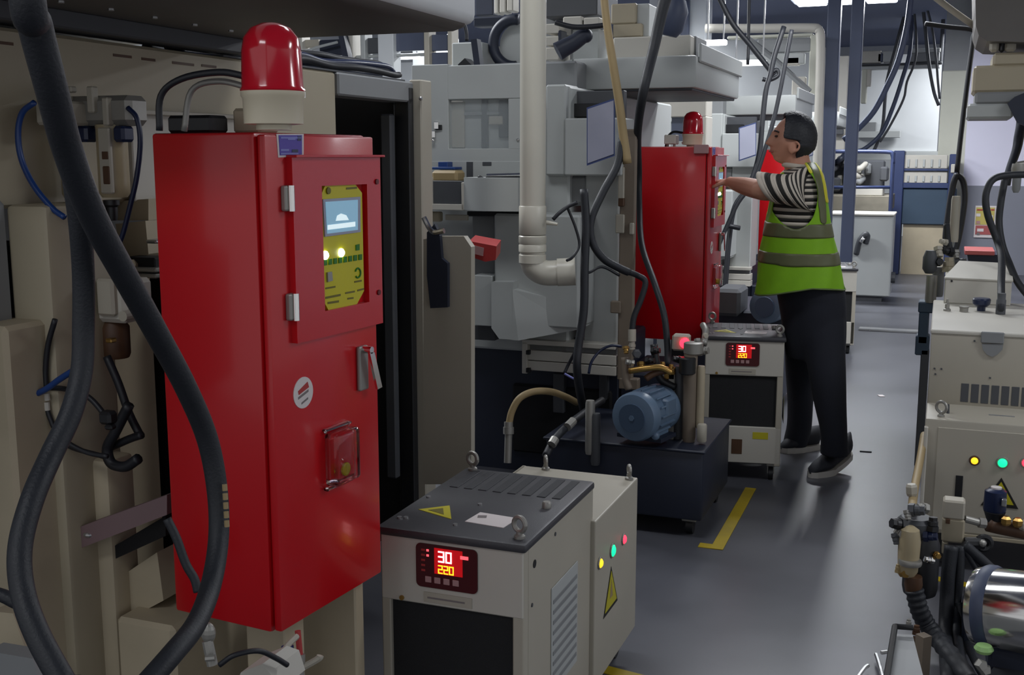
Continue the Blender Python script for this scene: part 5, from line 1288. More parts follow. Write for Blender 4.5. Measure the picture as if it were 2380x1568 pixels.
# two slate posts of a hoist
YPo = 12.0
for (x0, x1, y1, lb) in ((1908, 1938, 640, 'slate blue upright post just right of the worker head'), (1962, 1990, 640, 'slate blue upright post second right of the worker head')):
    a = at(x0, 380, Y=YPo); b = at(x1, 380, Y=YPo)
    mb = MB().box((a.x, YPo, 0), (b.x, YPo + .14, ZC), .008).box((a.x - .05, YPo - .05, 0), (b.x + .05, YPo + .19, .015))
    o = tag(mb.build('hoist_post', M['bluegrey']), lb, 'post')
cb = thing('control_station', 'grey floor cabinet with a slanted handle behind the worker', 'cabinet', (-.95, 12.5, 0))
YG = 12.45
gx0, gx1 = at(1925, 600, Y=YG).x, at(2072, 600, Y=YG).x
gz = at(2000, 500, Y=YG).z
MB().box((gx0, YG, .06), (gx1, YG + .55, gz), .012).build('body', M['grey'], cb)
MB().box((gx0 - .02, YG - .02, gz - .005), (gx1 + .01, YG + .56, gz + .02), .006).build('top', M['white'], cb)
MB().box((gx0 + .05, YG + .04, 0), (gx1 - .08, YG + .5, .07)).build('plinth', M['darkgrey'], cb)
MB().tube([at(1990, 590, Y=YG - .01), at(1998, 560, Y=YG - .06), at(2010, 545, Y=YG - .07), at(2016, 548, Y=YG - .05), at(2012, 565, Y=YG - .02)], .03, 8).build('handle', M['darkgrey'], cb, smooth=True)
MB().tube([at(2000, 562, Y=YG - .09), at(2008, 552, Y=YG - .1)], .02, 8).build('handle_grip', M['chrome'], cb, smooth=True)
ca = MB().cyl((gx1 - .01, YG + .2, .25), (gx1 + .04, YG + .2, .25), .06, n=12)
ca.build('side_hub', M['darkgrey'], cb)
# safety rail and engine bench
sr = thing('safety_rail', 'thin dark safety rail across the far machinery', 'rail', (-1.2, 13.4, 0))
YS = 13.4
def tb(name, m, pts, r, par, Y=YS): return MB().tube([at(x, y, Y=Y) for x, y in pts], r, 8, 4).build(name, M[m], par, smooth=True)
tb('top_rail', 'blueframe', ((1880, 352), (1960, 352), (2060, 353), (2074, 360), (2076, 380)), .022, sr)
tb('lower_rail', 'blueframe', ((1890, 435), (2072, 435)), .018, sr)
for x in (1890, 2074):
    p = at(x, 400, Y=YS); MB().cyl((p.x, YS, 0), (p.x, YS, at(x, 354, Y=YS).z), .022, n=8).build('rail_post', M['blueframe'], sr)
be = thing('work_bench', 'pallet wood bench with a pale tray behind the safety rail', 'bench', (-1.2, 14.2, 0))
YBn = 14.0
bz0 = at(1990, 488, Y=YBn).z
mbn = MB().pix(1922, 455, 2070, 490, YBn, 1.1, .006).build('bench_top', M['wood'], be)
for r_ in ((1930, 490, 1942, 640), (2050, 490, 2062, 640)): MB().box((at(r_[0], 560, Y=YBn).x, YBn + .1, 0), (at(r_[2], 560, Y=YBn).x, YBn + .2, bz0 + .02)).build('bench_leg', M['wood'], be)
far('parts_tray', 'pale green white tray lying on the far bench', 'tray', 'white', ((1982, 437, 2052, 455),), YBn + .05, .4, .01)
en = thing('engine', 'grey engine block cluttered with pipes on the far bench', 'engine', at(2020, 450, Y=YBn + .3))
rnd = random.Random(11)
for k in range(26):
    x, y = rnd.uniform(1915, 2058), rnd.uniform(364, 432)
    s_ = rnd.uniform(8, 17)
    mk = rnd.choice(['darkgrey', 'midgrey', 'cast', 'navy', 'darkgrey', 'white'])
    if k % 3 == 0:
        MB().tube([at(x - s_, y + rnd.uniform(-15, 15), Y=YBn + .55), at(x, y, Y=YBn + .47), at(x + s_, y + rnd.uniform(-15, 15), Y=YBn + .6)], .035, 8, 4).build('engine_pipe', M[mk], en, smooth=True)
    else:
        MB().pix(x - s_ * .6, y - s_, x + s_ * .6, y + s_, YBn + .5 + rnd.uniform(0, .2), .2, .02).build('engine_part', M[mk], en)
MB().pix(1915, 372, 2056, 454, YBn + .8, .1, .02).build('engine_block', M['darkgrey'], en)
# blue framed rack with pale drawers
bf = thing('drawer_rack', 'blue framed rack holding two pale drawer panels by the pillar', 'rack', at(2150, 620, Y=15.6))
YD = 15.5
for r_ in ((2072, 350, 2098, 640), (2202, 358, 2220, 640)):
    a = at(r_[0], 450, Y=YD); b = at(r_[2], 450, Y=YD); t_ = at(r_[0], r_[1], Y=YD).z
    MB().box((a.x, YD, 0), (b.x, YD + .5, t_), .01).build('upright', M['blueframe'], bf)
for r_ in ((2098, 392, 2204, 397), (2098, 425, 2204, 437)): MB().pix(*r_, YD + .02, .4).build('shelf', M['blueframe'], bf)
for r_ in ((2099, 360, 2203, 392), (2098, 398, 2202, 426)):
    dd = MB().pix(*r_, YD + .05, .4, .01).build('drawer', M['white'], bf)
    for i in range(5): MB().pix(r_[0] + 10 + i * 18, r_[1] + 10, r_[0] + 15 + i * 18, r_[3] - 4, YD + .035, .02, .002).build('drawer_mark', M['grey'], dd)
MB().pix(2096, 438, 2222, 522, YD + .05, .4, .01).build('dark_panel', M['tealpost'], bf)
MB().box((at(2098, 530, Y=YD).x, YD + .1, 0), (at(2204, 530, Y=YD).x, YD + .4, at(2100, 520, Y=YD).z)).build('base', M['beigedark'], bf)
MB().pix(2210, 381, 2220, 402, YD - .02, .025, .01).build('tag_plate', M['white'], bf)
# cables hanging before the bright partition
cg = 'dark cables hanging before the white partition'
for k, (pts, r, lb) in enumerate((
    (((2108, 60), (2088, 140), (2062, 200), (2030, 260), (1988, 305), (1960, 325)), .045, 'thickest dark cable sweeping left down to the slate post'),
    (((2066, 170), (2058, 220), (2052, 290), (2040, 330), (2030, 352)), .026, 'dark cable hanging just left of the middle of the partition'),
    (((2116, 110), (2098, 180), (2075, 250), (2048, 310), (2010, 345), (1985, 352)), .032, 'dark cable sweeping across the middle of the partition'),
    (((2130, 120), (2108, 190), (2100, 230), (2070, 290), (2045, 330)), .018, 'thin grey cable right of the middle sweeping cable'),
    (((2150, 60), (2158, 140), (2170, 210), (2182, 245)), .026, 'dark cable curving down to the right by the pillar'),
    (((2165, 60), (2176, 140), (2180, 190), (2184, 230)), .018, 'thin cable closest to the beige pillar'))):
    Yc = 12.22 if k == 0 else 18.5 - .16 * k
    pts = [(2120, -30)] + list(pts) if k < 4 else [(2140, -30)] + list(pts)
    tag(MB().tube([at(x, y, Y=Yc) for x, y in pts], r * Yc / 18.5, 8, 5).build('cable', M['bluegrey'] if k in (0, 2) else M['darkgrey'], smooth=True), lb, 'cable', cg)
# overhead rail and boxes over the partition
gr = thing('overhead_rail', 'grey overhead rail with boxes above the white partition', 'rail', at(2100, 150, Y=18.0))
for r_, m_ in (((1990, 146, 2190, 150), 'darkgrey'), ((1990, 118, 2048, 146), 'white'), ((2052, 118, 2090, 144), 'grey'), ((2110, 112, 2186, 122), 'grey'), ((2112, 122, 2184, 143), 'midgrey'), ((1996, 152, 2184, 160), 'grey'), ((2002, 160, 2014, 240), 'beigecol'), ((2014, 160, 2024, 200), 'white'), ((2040, 124, 2052, 144), 'bluegrey')):
    MB().pix(*r_, 18.8, .2, .01).build('rail_box', M[m_], gr)
for x in (2000, 2186):
    p = at(x, 150, Y=18.9); MB().cyl((p.x, 18.9, p.z), (p.x, 18.9, ZC), .03, n=8).build('rail_hanger', M['darkgrey'], gr)
# items low on the partition
far('wall_duct', 'pale horizontal duct low across the white partition', 'duct', 'grey', ((1985, 304, 2092, 320),), 19.7, .25)
far('wall_box', 'grey box with small step left of the pale duct', 'box', 'midgrey', ((1998, 284, 2036, 306),), 19.7, .25)
far('small_cabinet', 'bright narrow cabinet seen between the two slate posts', 'cabinet', 'white', ((1936, 130, 1960, 660),), 16.5, .3)
far('wall_plate', 'dark plate low between the slate posts', 'plate', 'darkgrey', ((1932, 300, 1960, 312),), 16.3, .1)
# white tubular frame over machine three
YAr = 11.5
wf = thing('duct_frame', 'white tubular frame with a rounded corner over the farther machines', 'frame', (-2.0, YAr, 0))
pts = [at(x, y, Y=YAr) for x, y in ((1640, 66), (1760, 66), (1885, 65), (1902, 70), (1907, 90), (1906, 180), (1903, 275), (1900, 420))]
MB().tube(pts, .045, 10, 5).build('tube', M['white'], wf, smooth=True)
bp = pts[-1]; MB().cyl((bp.x, YAr, 0), (bp.x, YAr, bp.z + .05), .045, n=10).build('tube', M['white'], wf, smooth=40)
for r_, m_, dy in (((1690, 80, 1890, 88), 'beigecol', .1), ((1760, 90, 1885, 122), 'midgrey', .1), ((1880, 80, 1900, 225), 'beigecol', .15), ((1740, 125, 1870, 150), 'grey', .1), ((1840, 178, 1872, 222), 'white', .1), ((1826, 132, 1858, 152), 'white', .1)):
    MB().pix(*r_, YAr + .4, dy, .01).build('frame_panel', M[m_], wf)
MB().tube([at(x, y, Y=YAr + .2) for x, y in ((1738, 90), (1790, 130), (1840, 175), (1882, 213))], .03, 8, 4).build('brace', M['midgrey'], wf)
# white columns and lit strips behind the middle machine
far('wall_pillar', 'bright white pillar behind the long dark hose', 'pillar', 'whitewall', ((1508, -20, 1640, 150),), 14.0, .4)
far('wall_channel', 'grey channel running up the bright white pillar', 'channel', 'bluegrey', ((1582, -20, 1600, 84),), 13.9, .1)
far('far_partition', 'pale partition behind the second grey machine', 'partition', 'whitewall', ((1640, 90, 1910, 330),), 17.5, .1)
far('far_partition', 'pale partition above the left machine beyond the cable bundle', 'partition', 'whitewall', ((560, 150, 1000, 420),), 14.0, .1)
far('far_partition', 'tall pale partition behind the near hood corner', 'partition', 'whitewall', ((960, 90, 1060, 420),), 12.0, .1)
YL = 10.5
for k, (x0, y0, x1, y1, lb) in enumerate(((920, 124, 972, 137, 'lit strip lamp beyond the cable bundle at upper left'), (1636, 92, 1688, 105, 'lit strip lamp above the hood of the middle machine'), (1702, 139, 1780, 152, 'lit strip lamp just right of the middle machine hood'))):
    st = MB().pix(x0, y0, x1, y1, YL, .06, .01)
    o = tag(st.build('strip_lamp', M['lamp']), lb, 'lamp')
    a = at(x0, y0, Y=YL); b = at(x1, y0, Y=YL)
    MB().cyl((a.x + .03, YL + .03, a.z - .01), (a.x + .03, YL + .03, ZC), .008, n=6).cyl((b.x - .03, YL + .03, a.z - .01), (b.x - .03, YL + .03, ZC), .008, n=6).build('hanger', M['steel'], o)
# hanging cables over the second machine
for pts, r, D, lb in ((((1660, -30), (1700, 50), (1740, 100), (1780, 150), (1800, 175)), .022, 9.0, 'dark cable falling diagonally from the top toward the worker'),
        (((1742, -30), (1740, 60), (1738, 150)), .014, 9.4, 'thin dark cable hanging straight down before the white frame'),
        (((1822, 62), (1800, 130), (1790, 175), (1780, 210), (1772, 280), (1764, 360), (1742, 430), (1708, 480), (1694, 560), (1684, 690)), .02, 8.4, 'thicker dark hose hanging left of the worker forehead and below his arm'),
        (((1840, 70), (1830, 120), (1815, 200), (1800, 270), (1780, 340), (1752, 420), (1716, 470), (1692, 520), (1668, 580), (1664, 640)), .016, 8.0, 'thinner dark hose hanging nearest the worker forehead'),
        (((1772, 184), (1788, 186), (1808, 176), (1806, 162), (1795, 168)), .016, 8.6, 'small dark hose loop over the second grey machine'),
        (((1688, 524), (1720, 530)), .018, 8.35, 'short dark bar joining hose and distant red cabinet')):
    tag(MB().tube([at(x, y, D=D) for x, y in pts], r, 8, 5).build('hose', M['cable'], smooth=True), lb, 'hose')
far('pipe_cluster', 'dark grey pipe cluster behind the near chiller lid by the worker', 'pipe', 'darkgrey', ((1660, 672, 1720, 735),), 6.6, .3, .02)
mo2 = MB().lathe([(.05, -.02), (.1, -.005), (.105, .02), (.1, .2), (.05, .22)], at(1780, 712, D=6.6), (.22, .97, 0), 24)
mo2 = tag(mo2.build('electric_motor', M['motor'], smooth=35), 'blue grey motor low behind the worker hip', 'motor')
MB().lathe([(.06, -.028), (.062, -.01)], at(1780, 712, D=6.6), (.22, .97, 0), 20).build('fan_cover', M['fancover'], mo2)
tk2 = MB().box((-1.5, 6.75, .07), (-.85, 7.5, .62), .012); tag(tk2.build('pump_tank', M['navy']), 'dark pump tank under the blue grey motor behind the worker', 'tank')
ys = at(1668, 600, Y=6.2)
far('pipe_post', 'pale grey upright duct right of the middle red cabinet', 'duct', 'beigedark', ((1634, 560, 1656, 762),), 6.25, .1, .008)
ic = far('instrument_case', 'white framed case with dark window behind the middle beacon', 'case', 'white', ((1500, 232, 1642, 272), (1622, 270, 1642, 345)), 7.6, .2)
MB().pix(1560, 270, 1623, 345, 7.66, .1).build('dark_window', M['darkpane'], ic)
MB().box((ic.location.x - .2, 7.65, 0), (ic.location.x + .1, 7.85, ic.location.z + .05)).build('case_stand', M['grey'], ic)
far('white_bracket', 'small white bracket right of the middle red cabinet panel', 'bracket', 'cream', ((1652, 446, 1662, 462),), 6.02, .04, .004)
bw = thing('machine_hose_bracket', 'beige bracket arm over the middle red cabinet door', 'bracket', at(1640, 345, Y=5.66))
MB().pix(1612, 336, 1646, 357, 5.63, .02, .003).build('plate', M['keycap'], bw)

# racking seen over the roof of the left machine
sr2 = thing('storage_rack', 'pale and dark racking seen above the left machine roof cables', 'rack', (-5.2, 9.0, 0))
for x0, x1, m_ in ((690, 702, 'white'), (798, 820, 'white'), (838, 848, 'grey'), (878, 914, 'whitewall'), (985, 997, 'cream'), (1040, 1050, 'cream')):
    a, b = at(x0, 120, Y=9.0), at(x1, 120, Y=9.0)
    MB().box((a.x, 9.0, 0), (b.x, 9.15, 2.75), .006).build('upright', M[m_], sr2)
for r_, m_ in (((702, 92, 740, 110), 'cream'), ((742, 92, 798, 128), 'navy'), ((848, 88, 880, 124), 'darkgrey'), ((914, 70, 985, 118), 'darkpane'), ((998, 80, 1040, 118), 'darkpane'), ((998, 122, 1040, 152), 'darkpane'), ((560, 95, 640, 118), 'whitewall'), ((690, 128, 1000, 134), 'grey')):
    MB().pix(*r_, 9.06, .06, .006).build('rack_panel', M[m_], sr2)
MB().prism([at(x, y, Y=8.9) for x, y in ((786, 80), (798, 80), (814, 152), (800, 152))], (0, .08, 0)).build('dark_strut', M['navy'], sr2)
MB().tube([at(x, y, Y=8.95) for x, y in ((690, 128), (730, 112), (784, 98))], .012, 8).build('pale_strut', M['grey'], sr2)

p = at(2048, 920, Z=0)
tag(MB().obox(p + Vector((0, 0, .002)), (.035, .05, .004), .4).build('paper_scrap', M['paper']), 'tiny white paper scrap lying on the aisle floor', 'scrap')
p = at(2012, 1050, Z=0)
tag(MB().obox(p + Vector((0, 0, .003)), (.06, .012, .006), .1).build('rubber_strip', M['black']), 'short dark strip lying on the floor right of the worker heel', 'scrap')
# ------------------------------------------------------------------ the worker
HV = Vector((-math.sin(YAW), math.cos(YAW), 0))   # level direction away from the camera
EV = Vector((math.cos(YAW), math.sin(YAW), 0))    # level direction to the right
def vp(px, py, dist):
    r = ray(px, py); return Vector((0, 0, EYE)) + r * (dist / r.dot(HV))
BD = 5.45
worker = thing('person', 'man in striped shirt and lime safety vest reaching to the red cabinet panel', 'person', (vp(1885, 1080, BD).x, vp(1885, 1080, BD).y, 0))

def ering(pl, pr, py, dist, b, n=48, sq=0.0):
    a, c = vp(pl, py, dist), vp(pr, py, dist)
    m = (a + c) / 2; hw = (c - a).length / 2; m.z = (a.z + c.z) / 2
    out = []
    for k in range(n):
        t = 2 * PI * k / n; co, si = math.cos(t), math.sin(t)
        q = 1 + sq * abs(math.sin(2 * t))
        out.append(m + EV * (hw * co * q) + HV * (b * si * q))
    return out
def interp(keys, n):
    """keys: lists of numbers; smooth rows between them"""
    out = []
    for i in range(len(keys) - 1):
        for k in range(n):
            t = k / n
            p0, p1, p2, p3 = keys[max(i - 1, 0)], keys[i], keys[i + 1], keys[min(i + 2, len(keys) - 1)]
            out.append([0.5 * (2 * b + (c - a) * t + (2 * a - 5 * b + 4 * c - d) * t * t + (3 * b - 3 * c + d - a) * t ** 3) for a, b, c, d in zip(p0, p1, p2, p3)])
    return out + [list(keys[-1])]

# --- head, local axes: x forward, y to his left, z up
FW = (-EV * math.cos(R(7)) + HV * math.sin(R(7))).normalized()
LF = Vector((0, 0, 1)).cross(FW).normalized()
tilt = R(9)
HX = (FW * math.cos(tilt) + Vector((0, 0, 1)) * math.sin(tilt)); HZ = (Vector((0, 0, 1)) * math.cos(tilt) - FW * math.sin(tilt))
HC = vp(1838, 326, BD)
def g(x, s): return math.exp(-x * x / (2 * s * s))
def head_pt(th, ph, off=0.0):
    d = Vector((math.cos(ph) * math.cos(th), math.cos(ph) * math.sin(th), math.sin(ph)))
    x = d.x * (0.088 if d.x > 0 else 0.104); y = d.y * 0.077; z = d.z * 0.117
    # jaw and cheeks
    if z < -0.02:
        k = min(1, (-0.02 - z) / 0.095)
        y *= 1 - 0.34 * k
        if x < 0: x *= 1 - 0.55 * k
        else: x *= 1 + 0.10 * k * (1 - abs(d.y)) 
    face = max(0, d.x)
    if face > 0:
        x += 0.006 * g(z - 0.030, .012) * g(y, .04)                       # brow
        x -= 0.010 * (g(y - .033, .014) + g(y + .033, .014)) * g(z - 0.008, .012)   # sockets
        nz = max(0, min(1, (0.022 - z) / 0.055))
        if -0.046 < z < 0.03: x += (0.006 + 0.026 * nz) * g(y, .0095 + .005 * nz) * (1 if z > -0.034 else max(0, (z + 0.046) / 0.012))
        x += 0.010 * g(z + 0.058, .007) * g(y, .022) + 0.009 * g(z + 0.074, .006) * g(y, .02)   # lips
        x -= 0.003 * g(z + 0.066, .003) * g(y, .026)
        x += 0.013 * g(z + 0.104, .012) * g(y, .026)                      # chin
        y *= 1 + 0.03 * g(z + .015, .02)
    p = Vector((x, y, z))
    if off: p += Vector((d.x, d.y, d.z)) * off
    return p
def head_world(p): return HC + HX * p.x + LF * p.y + HZ * p.z
NT, NP_ = 120, 90
grid = [[head_pt(2 * PI * i / NT, -PI / 2 + PI * (j + .5) / NP_) for i in range(NT)] for j in range(NP_)]
body = MB()
body.rings([[head_world(p) for p in r_] for r_ in grid])
# ears
for sgn in (1, -1):
    c = Vector((-.006, sgn * .076, -.030))
    Mx = Matrix((HX, LF, HZ)).transposed().to_4x4()
    body.ball(head_world(c), .034, (.62, .28, 1.05), 14, 10, Mx)
    body.torus(head_world(c + Vector((-.006, sgn * .006, .002))), (LF + FW * .5 * 1) if sgn > 0 else (LF - FW * .5), .024, .006, 18, 8)
# neck and torso
body.tube([head_world(Vector((-.035, 0, -.05))), vp(1852, 378, BD), vp(1858, 400, BD), vp(1858, 430, BD)], lambda t: .058 + .012 * t, 18, 5)
tor = interp([[1838, 1882, 392, .08], [1822, 1892, 410, .155], [1808, 1902, 440, .185], [1798, 1908, 480, .19], [1794, 1914, 530, .18], [1795, 1928, 590, .175], [1815, 1935, 650, .15], [1832, 1938, 720, .13], [1842, 1938, 760, .11]], 3)
body.rings([ering(l, r_, y, BD, b, 32) for l, r_, y, b in tor])
# legs inside the trousers
NL = [(1912, 740, 5.38, .070), (1920, 850, 5.33, .058), (1930, 930, 5.30, .046), (1938, 1010, 5.29, .040), (1944, 1040, 5.30, .036)]
FL = [(1866, 740, 5.57, .070), (1864, 850, 5.67, .056), (1860, 930, 5.73, .044), (1858, 1000, 5.78, .036), (1852, 1034, 5.80, .034)]
for L_ in (NL, FL):
    rad = [v[3] for v in L_]
    body.tube([vp(x, y, d) for x, y, d, r_ in L_], lambda t, rad=rad: rad[min(len(rad) - 1, int(t * (len(rad) - 1) + .5))], 16, 4)
# arms: the left one reaches to the panel, the right one hangs on the far side
SL, EL = vp(1842, 438, 5.30), vp(1766, 441, 5.38)
WR = at(1698, 424, Y=5.73)
def limb(a, b, r0, r1, n=14): body.rings([body.ring(a + (b - a) * t, b - a, r0 + (r1 - r0) * t + .006 * math.sin(PI * t), n) for t in [k / 8 for k in range(9)]])
body.ball(SL, .052); limb(SL, EL, .052, .050); body.ball(EL, .047); limb(EL, WR, .047, .028); body.ball(WR, .030, (1, 1, 1))
SR, ER, WRr = vp(1850, 436, 5.64), vp(1888, 555, 5.71), vp(1900, 655, 5.69)
body.ball(SR, .058); limb(SR, ER, .06, .047); body.ball(ER, .047); limb(ER, WRr, .046, .03)
def hand(w_, d, palm_n, thumb_dir, curl):
    d = d.normalized(); s_ = palm_n.cross(d).normalized(); palm_n = d.cross(s_).normalized()
    body.rings([[w_ + d * t + s_ * (wd * math.cos(2 * PI * k / 14)) + palm_n * (th * math.sin(2 * PI * k / 14)) for k in range(14)] for t, wd, th in ((0, .026, .020), (.025, .034, .018), (.06, .041, .016), (.088, .040, .013), (.095, .034, .008))])
    for off, ln in ((-.030, .062), (-.010, .076), (.010, .082), (.030, .074)):
        off = off * (1 if thumb_dir > 0 else -1)
        b = w_ + d * .082 + s_ * off
        a1, a2, a3 = curl * .5, curl * 1.1, curl * 1.7
        v = lambda a: d * math.cos(a) + palm_n * math.sin(a)
        p1 = b + v(a1) * ln * .45; p2 = p1 + v(a2) * ln * .32; p3 = p2 + v(a3) * ln * .26
        body.tube([b - d * .02, b, p1, p2, p3], lambda t: .0092 - .0022 * t, 10, 3)
    tb_ = w_ + d * .028 + s_ * (.030 * thumb_dir)
    q1 = tb_ + (d * .55 + s_ * thumb_dir * .75 + palm_n * .25).normalized() * .036
    q2 = q1 + (d * .85 + s_ * thumb_dir * .3 + palm_n * .35).normalized() * .032
    q3 = q2 + (d * .9 + palm_n * .45).normalized() * .024
    body.tube([tb_ - s_ * (.015 * thumb_dir), tb_, q1, q2, q3], lambda t: .0115 - .003 * t, 10, 3)
hand(WR, Vector((-1, .75, .02)), Vector((.1, .1, -1)), -1, .75)
hand(WRr, Vector((-.1, 0, -1)), Vector((-.3, -1, 0)), 1, .45)
bo = body.build('body', M['skin'], worker, smooth=True)
md = bo.modifiers.new('one_surface', 'REMESH'); md.mode = 'VOXEL'; md.voxel_size = 0.0048; md.use_smooth_shade = True
sm = bo.modifiers.new('soft', 'SMOOTH'); sm.factor = .5; sm.iterations = 3

# hair: a cap following the skull
def hair_has(p):
    front = .040 + .10 * max(0, p.z - .085) * 8 * .25 - .10 * max(0, .02 - p.z)
    if p.x > front: return False
    if p.x > -.026: return p.z > .004
    return p.z > -.078 + .25 * max(0, p.x + .06)
def sheet(name, rows, pred, off, m, par, solid=.004, closed=True):
    bm = bmesh.new()
    nr, nc = len(rows), len(rows[0])
    vs = {}
    def V(j, i):
        if (j, i) not in vs: vs[(j, i)] = bm.verts.new(off(j, i) if callable(off) else rows[j][i])
        return vs[(j, i)]
    for j in range(nr - 1):
        for i in range(nc if closed else nc - 1):
            i2 = (i + 1) % nc
            c = (rows[j][i] + rows[j][i2] + rows[j + 1][i] + rows[j + 1][i2]) / 4
            if pred(c, j, i): bm.faces.new((V(j, i), V(j, i2), V(j + 1, i2), V(j + 1, i)))
    for _ in range(10):      # even out the cut edges
        mv = {}
        for v in bm.verts:
            nb = [e.other_vert(v) for e in v.link_edges if e.is_boundary]
            if len(nb) == 2: mv[v] = v.co * .5 + (nb[0].co + nb[1].co) * .25
        for v, c in mv.items(): v.co = c
    t = MB(); t.bm.free(); t.bm = bm
    o = t.build(name, m, par, smooth=True)
    sd_ = o.modifiers.new('thickness', 'SOLIDIFY'); sd_.thickness = solid; sd_.offset = 0
    return o
rnd = random.Random(5)
jit = {}
def hair_off(j, i):
    th, ph = 2 * PI * i / NT, -PI / 2 + PI * (j + .5) / NP_
    q = head_pt(th, ph, .011 + .005 * max(0, math.sin(ph)) + rnd.uniform(0, .0025)); return head_world(q)
HG = [[p for p in r_] for r_ in grid] + [[Vector((0, 0, .1172))] * NT]
def hair_off2(j, i): return hair_off(j, i) if j < NP_ else head_world(Vector((0, 0, .132)))
sheet('hair', HG, lambda c, j, i: hair_has(c), hair_off2, M['hair'], worker, .012)
for sgn in (1, -1):
    ec = head_world(Vector((.074, sgn * .033, .008)))
    MB().ball(ec, .0095, (1, 1.1, .5), u=12, v=8).build('eye', M['eye'], worker, smooth=True)
    MB().tube([head_world(Vector((.085, sgn * .014, .028))), head_world(Vector((.0835, sgn * .032, .033))), head_world(Vector((.068, sgn * .052, .027)))], .0032, 6, 4).build('eyebrow', M['hair'], worker, smooth=True)
MB().tube([head_world(Vector((.076, -.024, -.067))), head_world(Vector((.0905, 0, -.066))), head_world(Vector((.076, .024, -.067)))], .0036, 6, 5).build('mouth', M['lip'], worker, smooth=True)

# --- striped shirt: torso under the vest and two sleeves, a stripe per pair of rings
def striped(name, rings, every, m0, m1):
    a, b = MB(), MB()
    for k in range(len(rings) - 1):
        t = a if (k // every) % 2 == 0 else b
        t.rings([rings[k], rings[k + 1]], cap=False)
    oa = a.build(name, m0, worker, smooth=True); ob = b.build(name + '_stripe', m1, oa, smooth=True)
    for o in (oa, ob):
        s_ = o.modifiers.new('thickness', 'SOLIDIFY'); s_.thickness = .003
    return oa
M['shirtw'] = mat('cream shirt knit', (196, 186, 172), 0.85, noise=0.08, scale=40)
M['shirtb'] = mat('charcoal shirt stripe', (38, 36, 34), 0.85, noise=0.1, scale=40)
keys = [[1836, 1886, 386, .085, 5.45], [1818, 1894, 404, .17, 5.45], [1802, 1904, 436, .205, 5.45], [1792, 1910, 480, .21, 5.45], [1788, 1918, 530, .20, 5.45], [1782, 1934, 600, .205, 5.45]]
rows = interp(keys, 6)
striped('shirt', [ering(l, r_, y, d, b, 48) for l, r_, y, b, d in rows], 1, M['shirtw'], M['shirtb'])
ax0 = vp(1856, 446, 5.27); ax1 = vp(1781, 434, 5.36)
n_ = 34
rs = []
sp_ = smooth_path([vp(1900, 440, 5.40), vp(1880, 442, 5.30), ax0, ax1], 12)
for k in range(n_ + 1):
    t = k / n_
    c = sp_[int(t * (len(sp_) - 1))]
    dirv = (ax1 - ax0).normalized() + Vector((0, 0, -.7 * min(1, max(0, (t - .12) / .4))))
    rr = (.112 - .032 * max(0, t - .3) / .7) * min(1, .75 + t) + (.003 if t > .93 else 0)
    rs.append(MB().ring(c, dirv, rr, 28))
striped('sleeve', rs, 2, M['shirtw'], M['shirtb'])
bx0, bx1 = vp(1852, 428, 5.62), vp(1878, 520, 5.70)
striped('sleeve', [MB().ring(bx0 + (bx1 - bx0) * k / 16, bx1 - bx0, .09 - .016 * k / 16, 24) for k in range(17)], 2, M['shirtw'], M['shirtb'])
MB().torus(vp(1856, 386, BD) , Vector((.12, 0, 1)), .070, .012, 24, 8).build('collar', M['shirtw'], worker, smooth=True)

# --- lime vest
vk = [[1842, 1890, 378, .10], [1824, 1900, 395, .175], [1806, 1908, 425, .218], [1794, 1916, 465, .226], [1784, 1924, 515, .222], [1772, 1938, 570, .226], [1765, 1949, 620, .232], [1759, 1960, 664, .238]]
vr = interp(vk, 14)
NV = 132
vrows = []
for q, (l, r_, y, b) in enumerate(vr):
    ring_ = ering(l, r_, y, BD, b, NV, .02)
    f_ = q / (len(vr) - 1)
    out = []
    for k, p in enumerate(ring_):
        co = math.cos(2 * PI * k / NV); ka = k * 72 / NV
        wob = .004 * math.sin(ka * .9 + f_ * 20) * f_ + .006 * math.sin(ka * .33 + 1) * f_
        p2 = p + (EV * co + HV * math.sin(2 * PI * k / NV)) * wob
        if f_ > .8: p2.z += (f_ - .8) / .2 * (-.028 * max(0, -co) + .022 * math.cos(2 * math.acos(max(-1, min(1, co)))) * -1 * .6)
        out.append(p2)
    vrows.append(out)
VC = vp(1862, 500, BD)
def sx(c): return (c - VC).dot(EV)
def sy(c): return (c - VC).dot(HV)
zA = vp(1830, 455, BD).z
def armhole(c):
    return ((sx(c) + .075) / .092) ** 2 + ((c.z - zA) / .148) ** 2 < 1 and abs(sy(c)) > .04
def front_open(c): return sx(c) < -.02 and c.z > vp(1830, 400, BD).z
zv = lambda y: vp(1860, y, BD).z
def vest_pred(c, j, i): return not armhole(c) and not front_open(c)
vest = sheet('safety_vest', vrows, vest_pred, None, M['vest'], worker, .004)
def grow(d_):
    def f(j, i):
        p = vrows[j][i]; c = VC.copy(); c.z = p.z
        return p + (p - c).normalized() * d_
    return f
sheet('reflective_band', vrows, lambda c, j, i: vest_pred(c, j, i) and zv(546) < c.z < zv(514), grow(.004), M['reflect'], vest, .003)
sheet('reflective_band', vrows, lambda c, j, i: vest_pred(c, j, i) and zv(609) < c.z < zv(582), grow(.004), M['reflect'], vest, .003)
def xb(z):  # the shoulder band leans with the back
    t = (zv(390) - z) / (zv(390) - zv(520))
    return .014 + .042 * t
for sg in (1, -1):
    sheet('shoulder_band', vrows, lambda c, j, i: vest_pred(c, j, i) and sy(c) * sg > 0 and c.z > zv(516) and abs(sx(c) - xb(c.z)) < .019, grow(.004), M['reflect'], vest, .003)
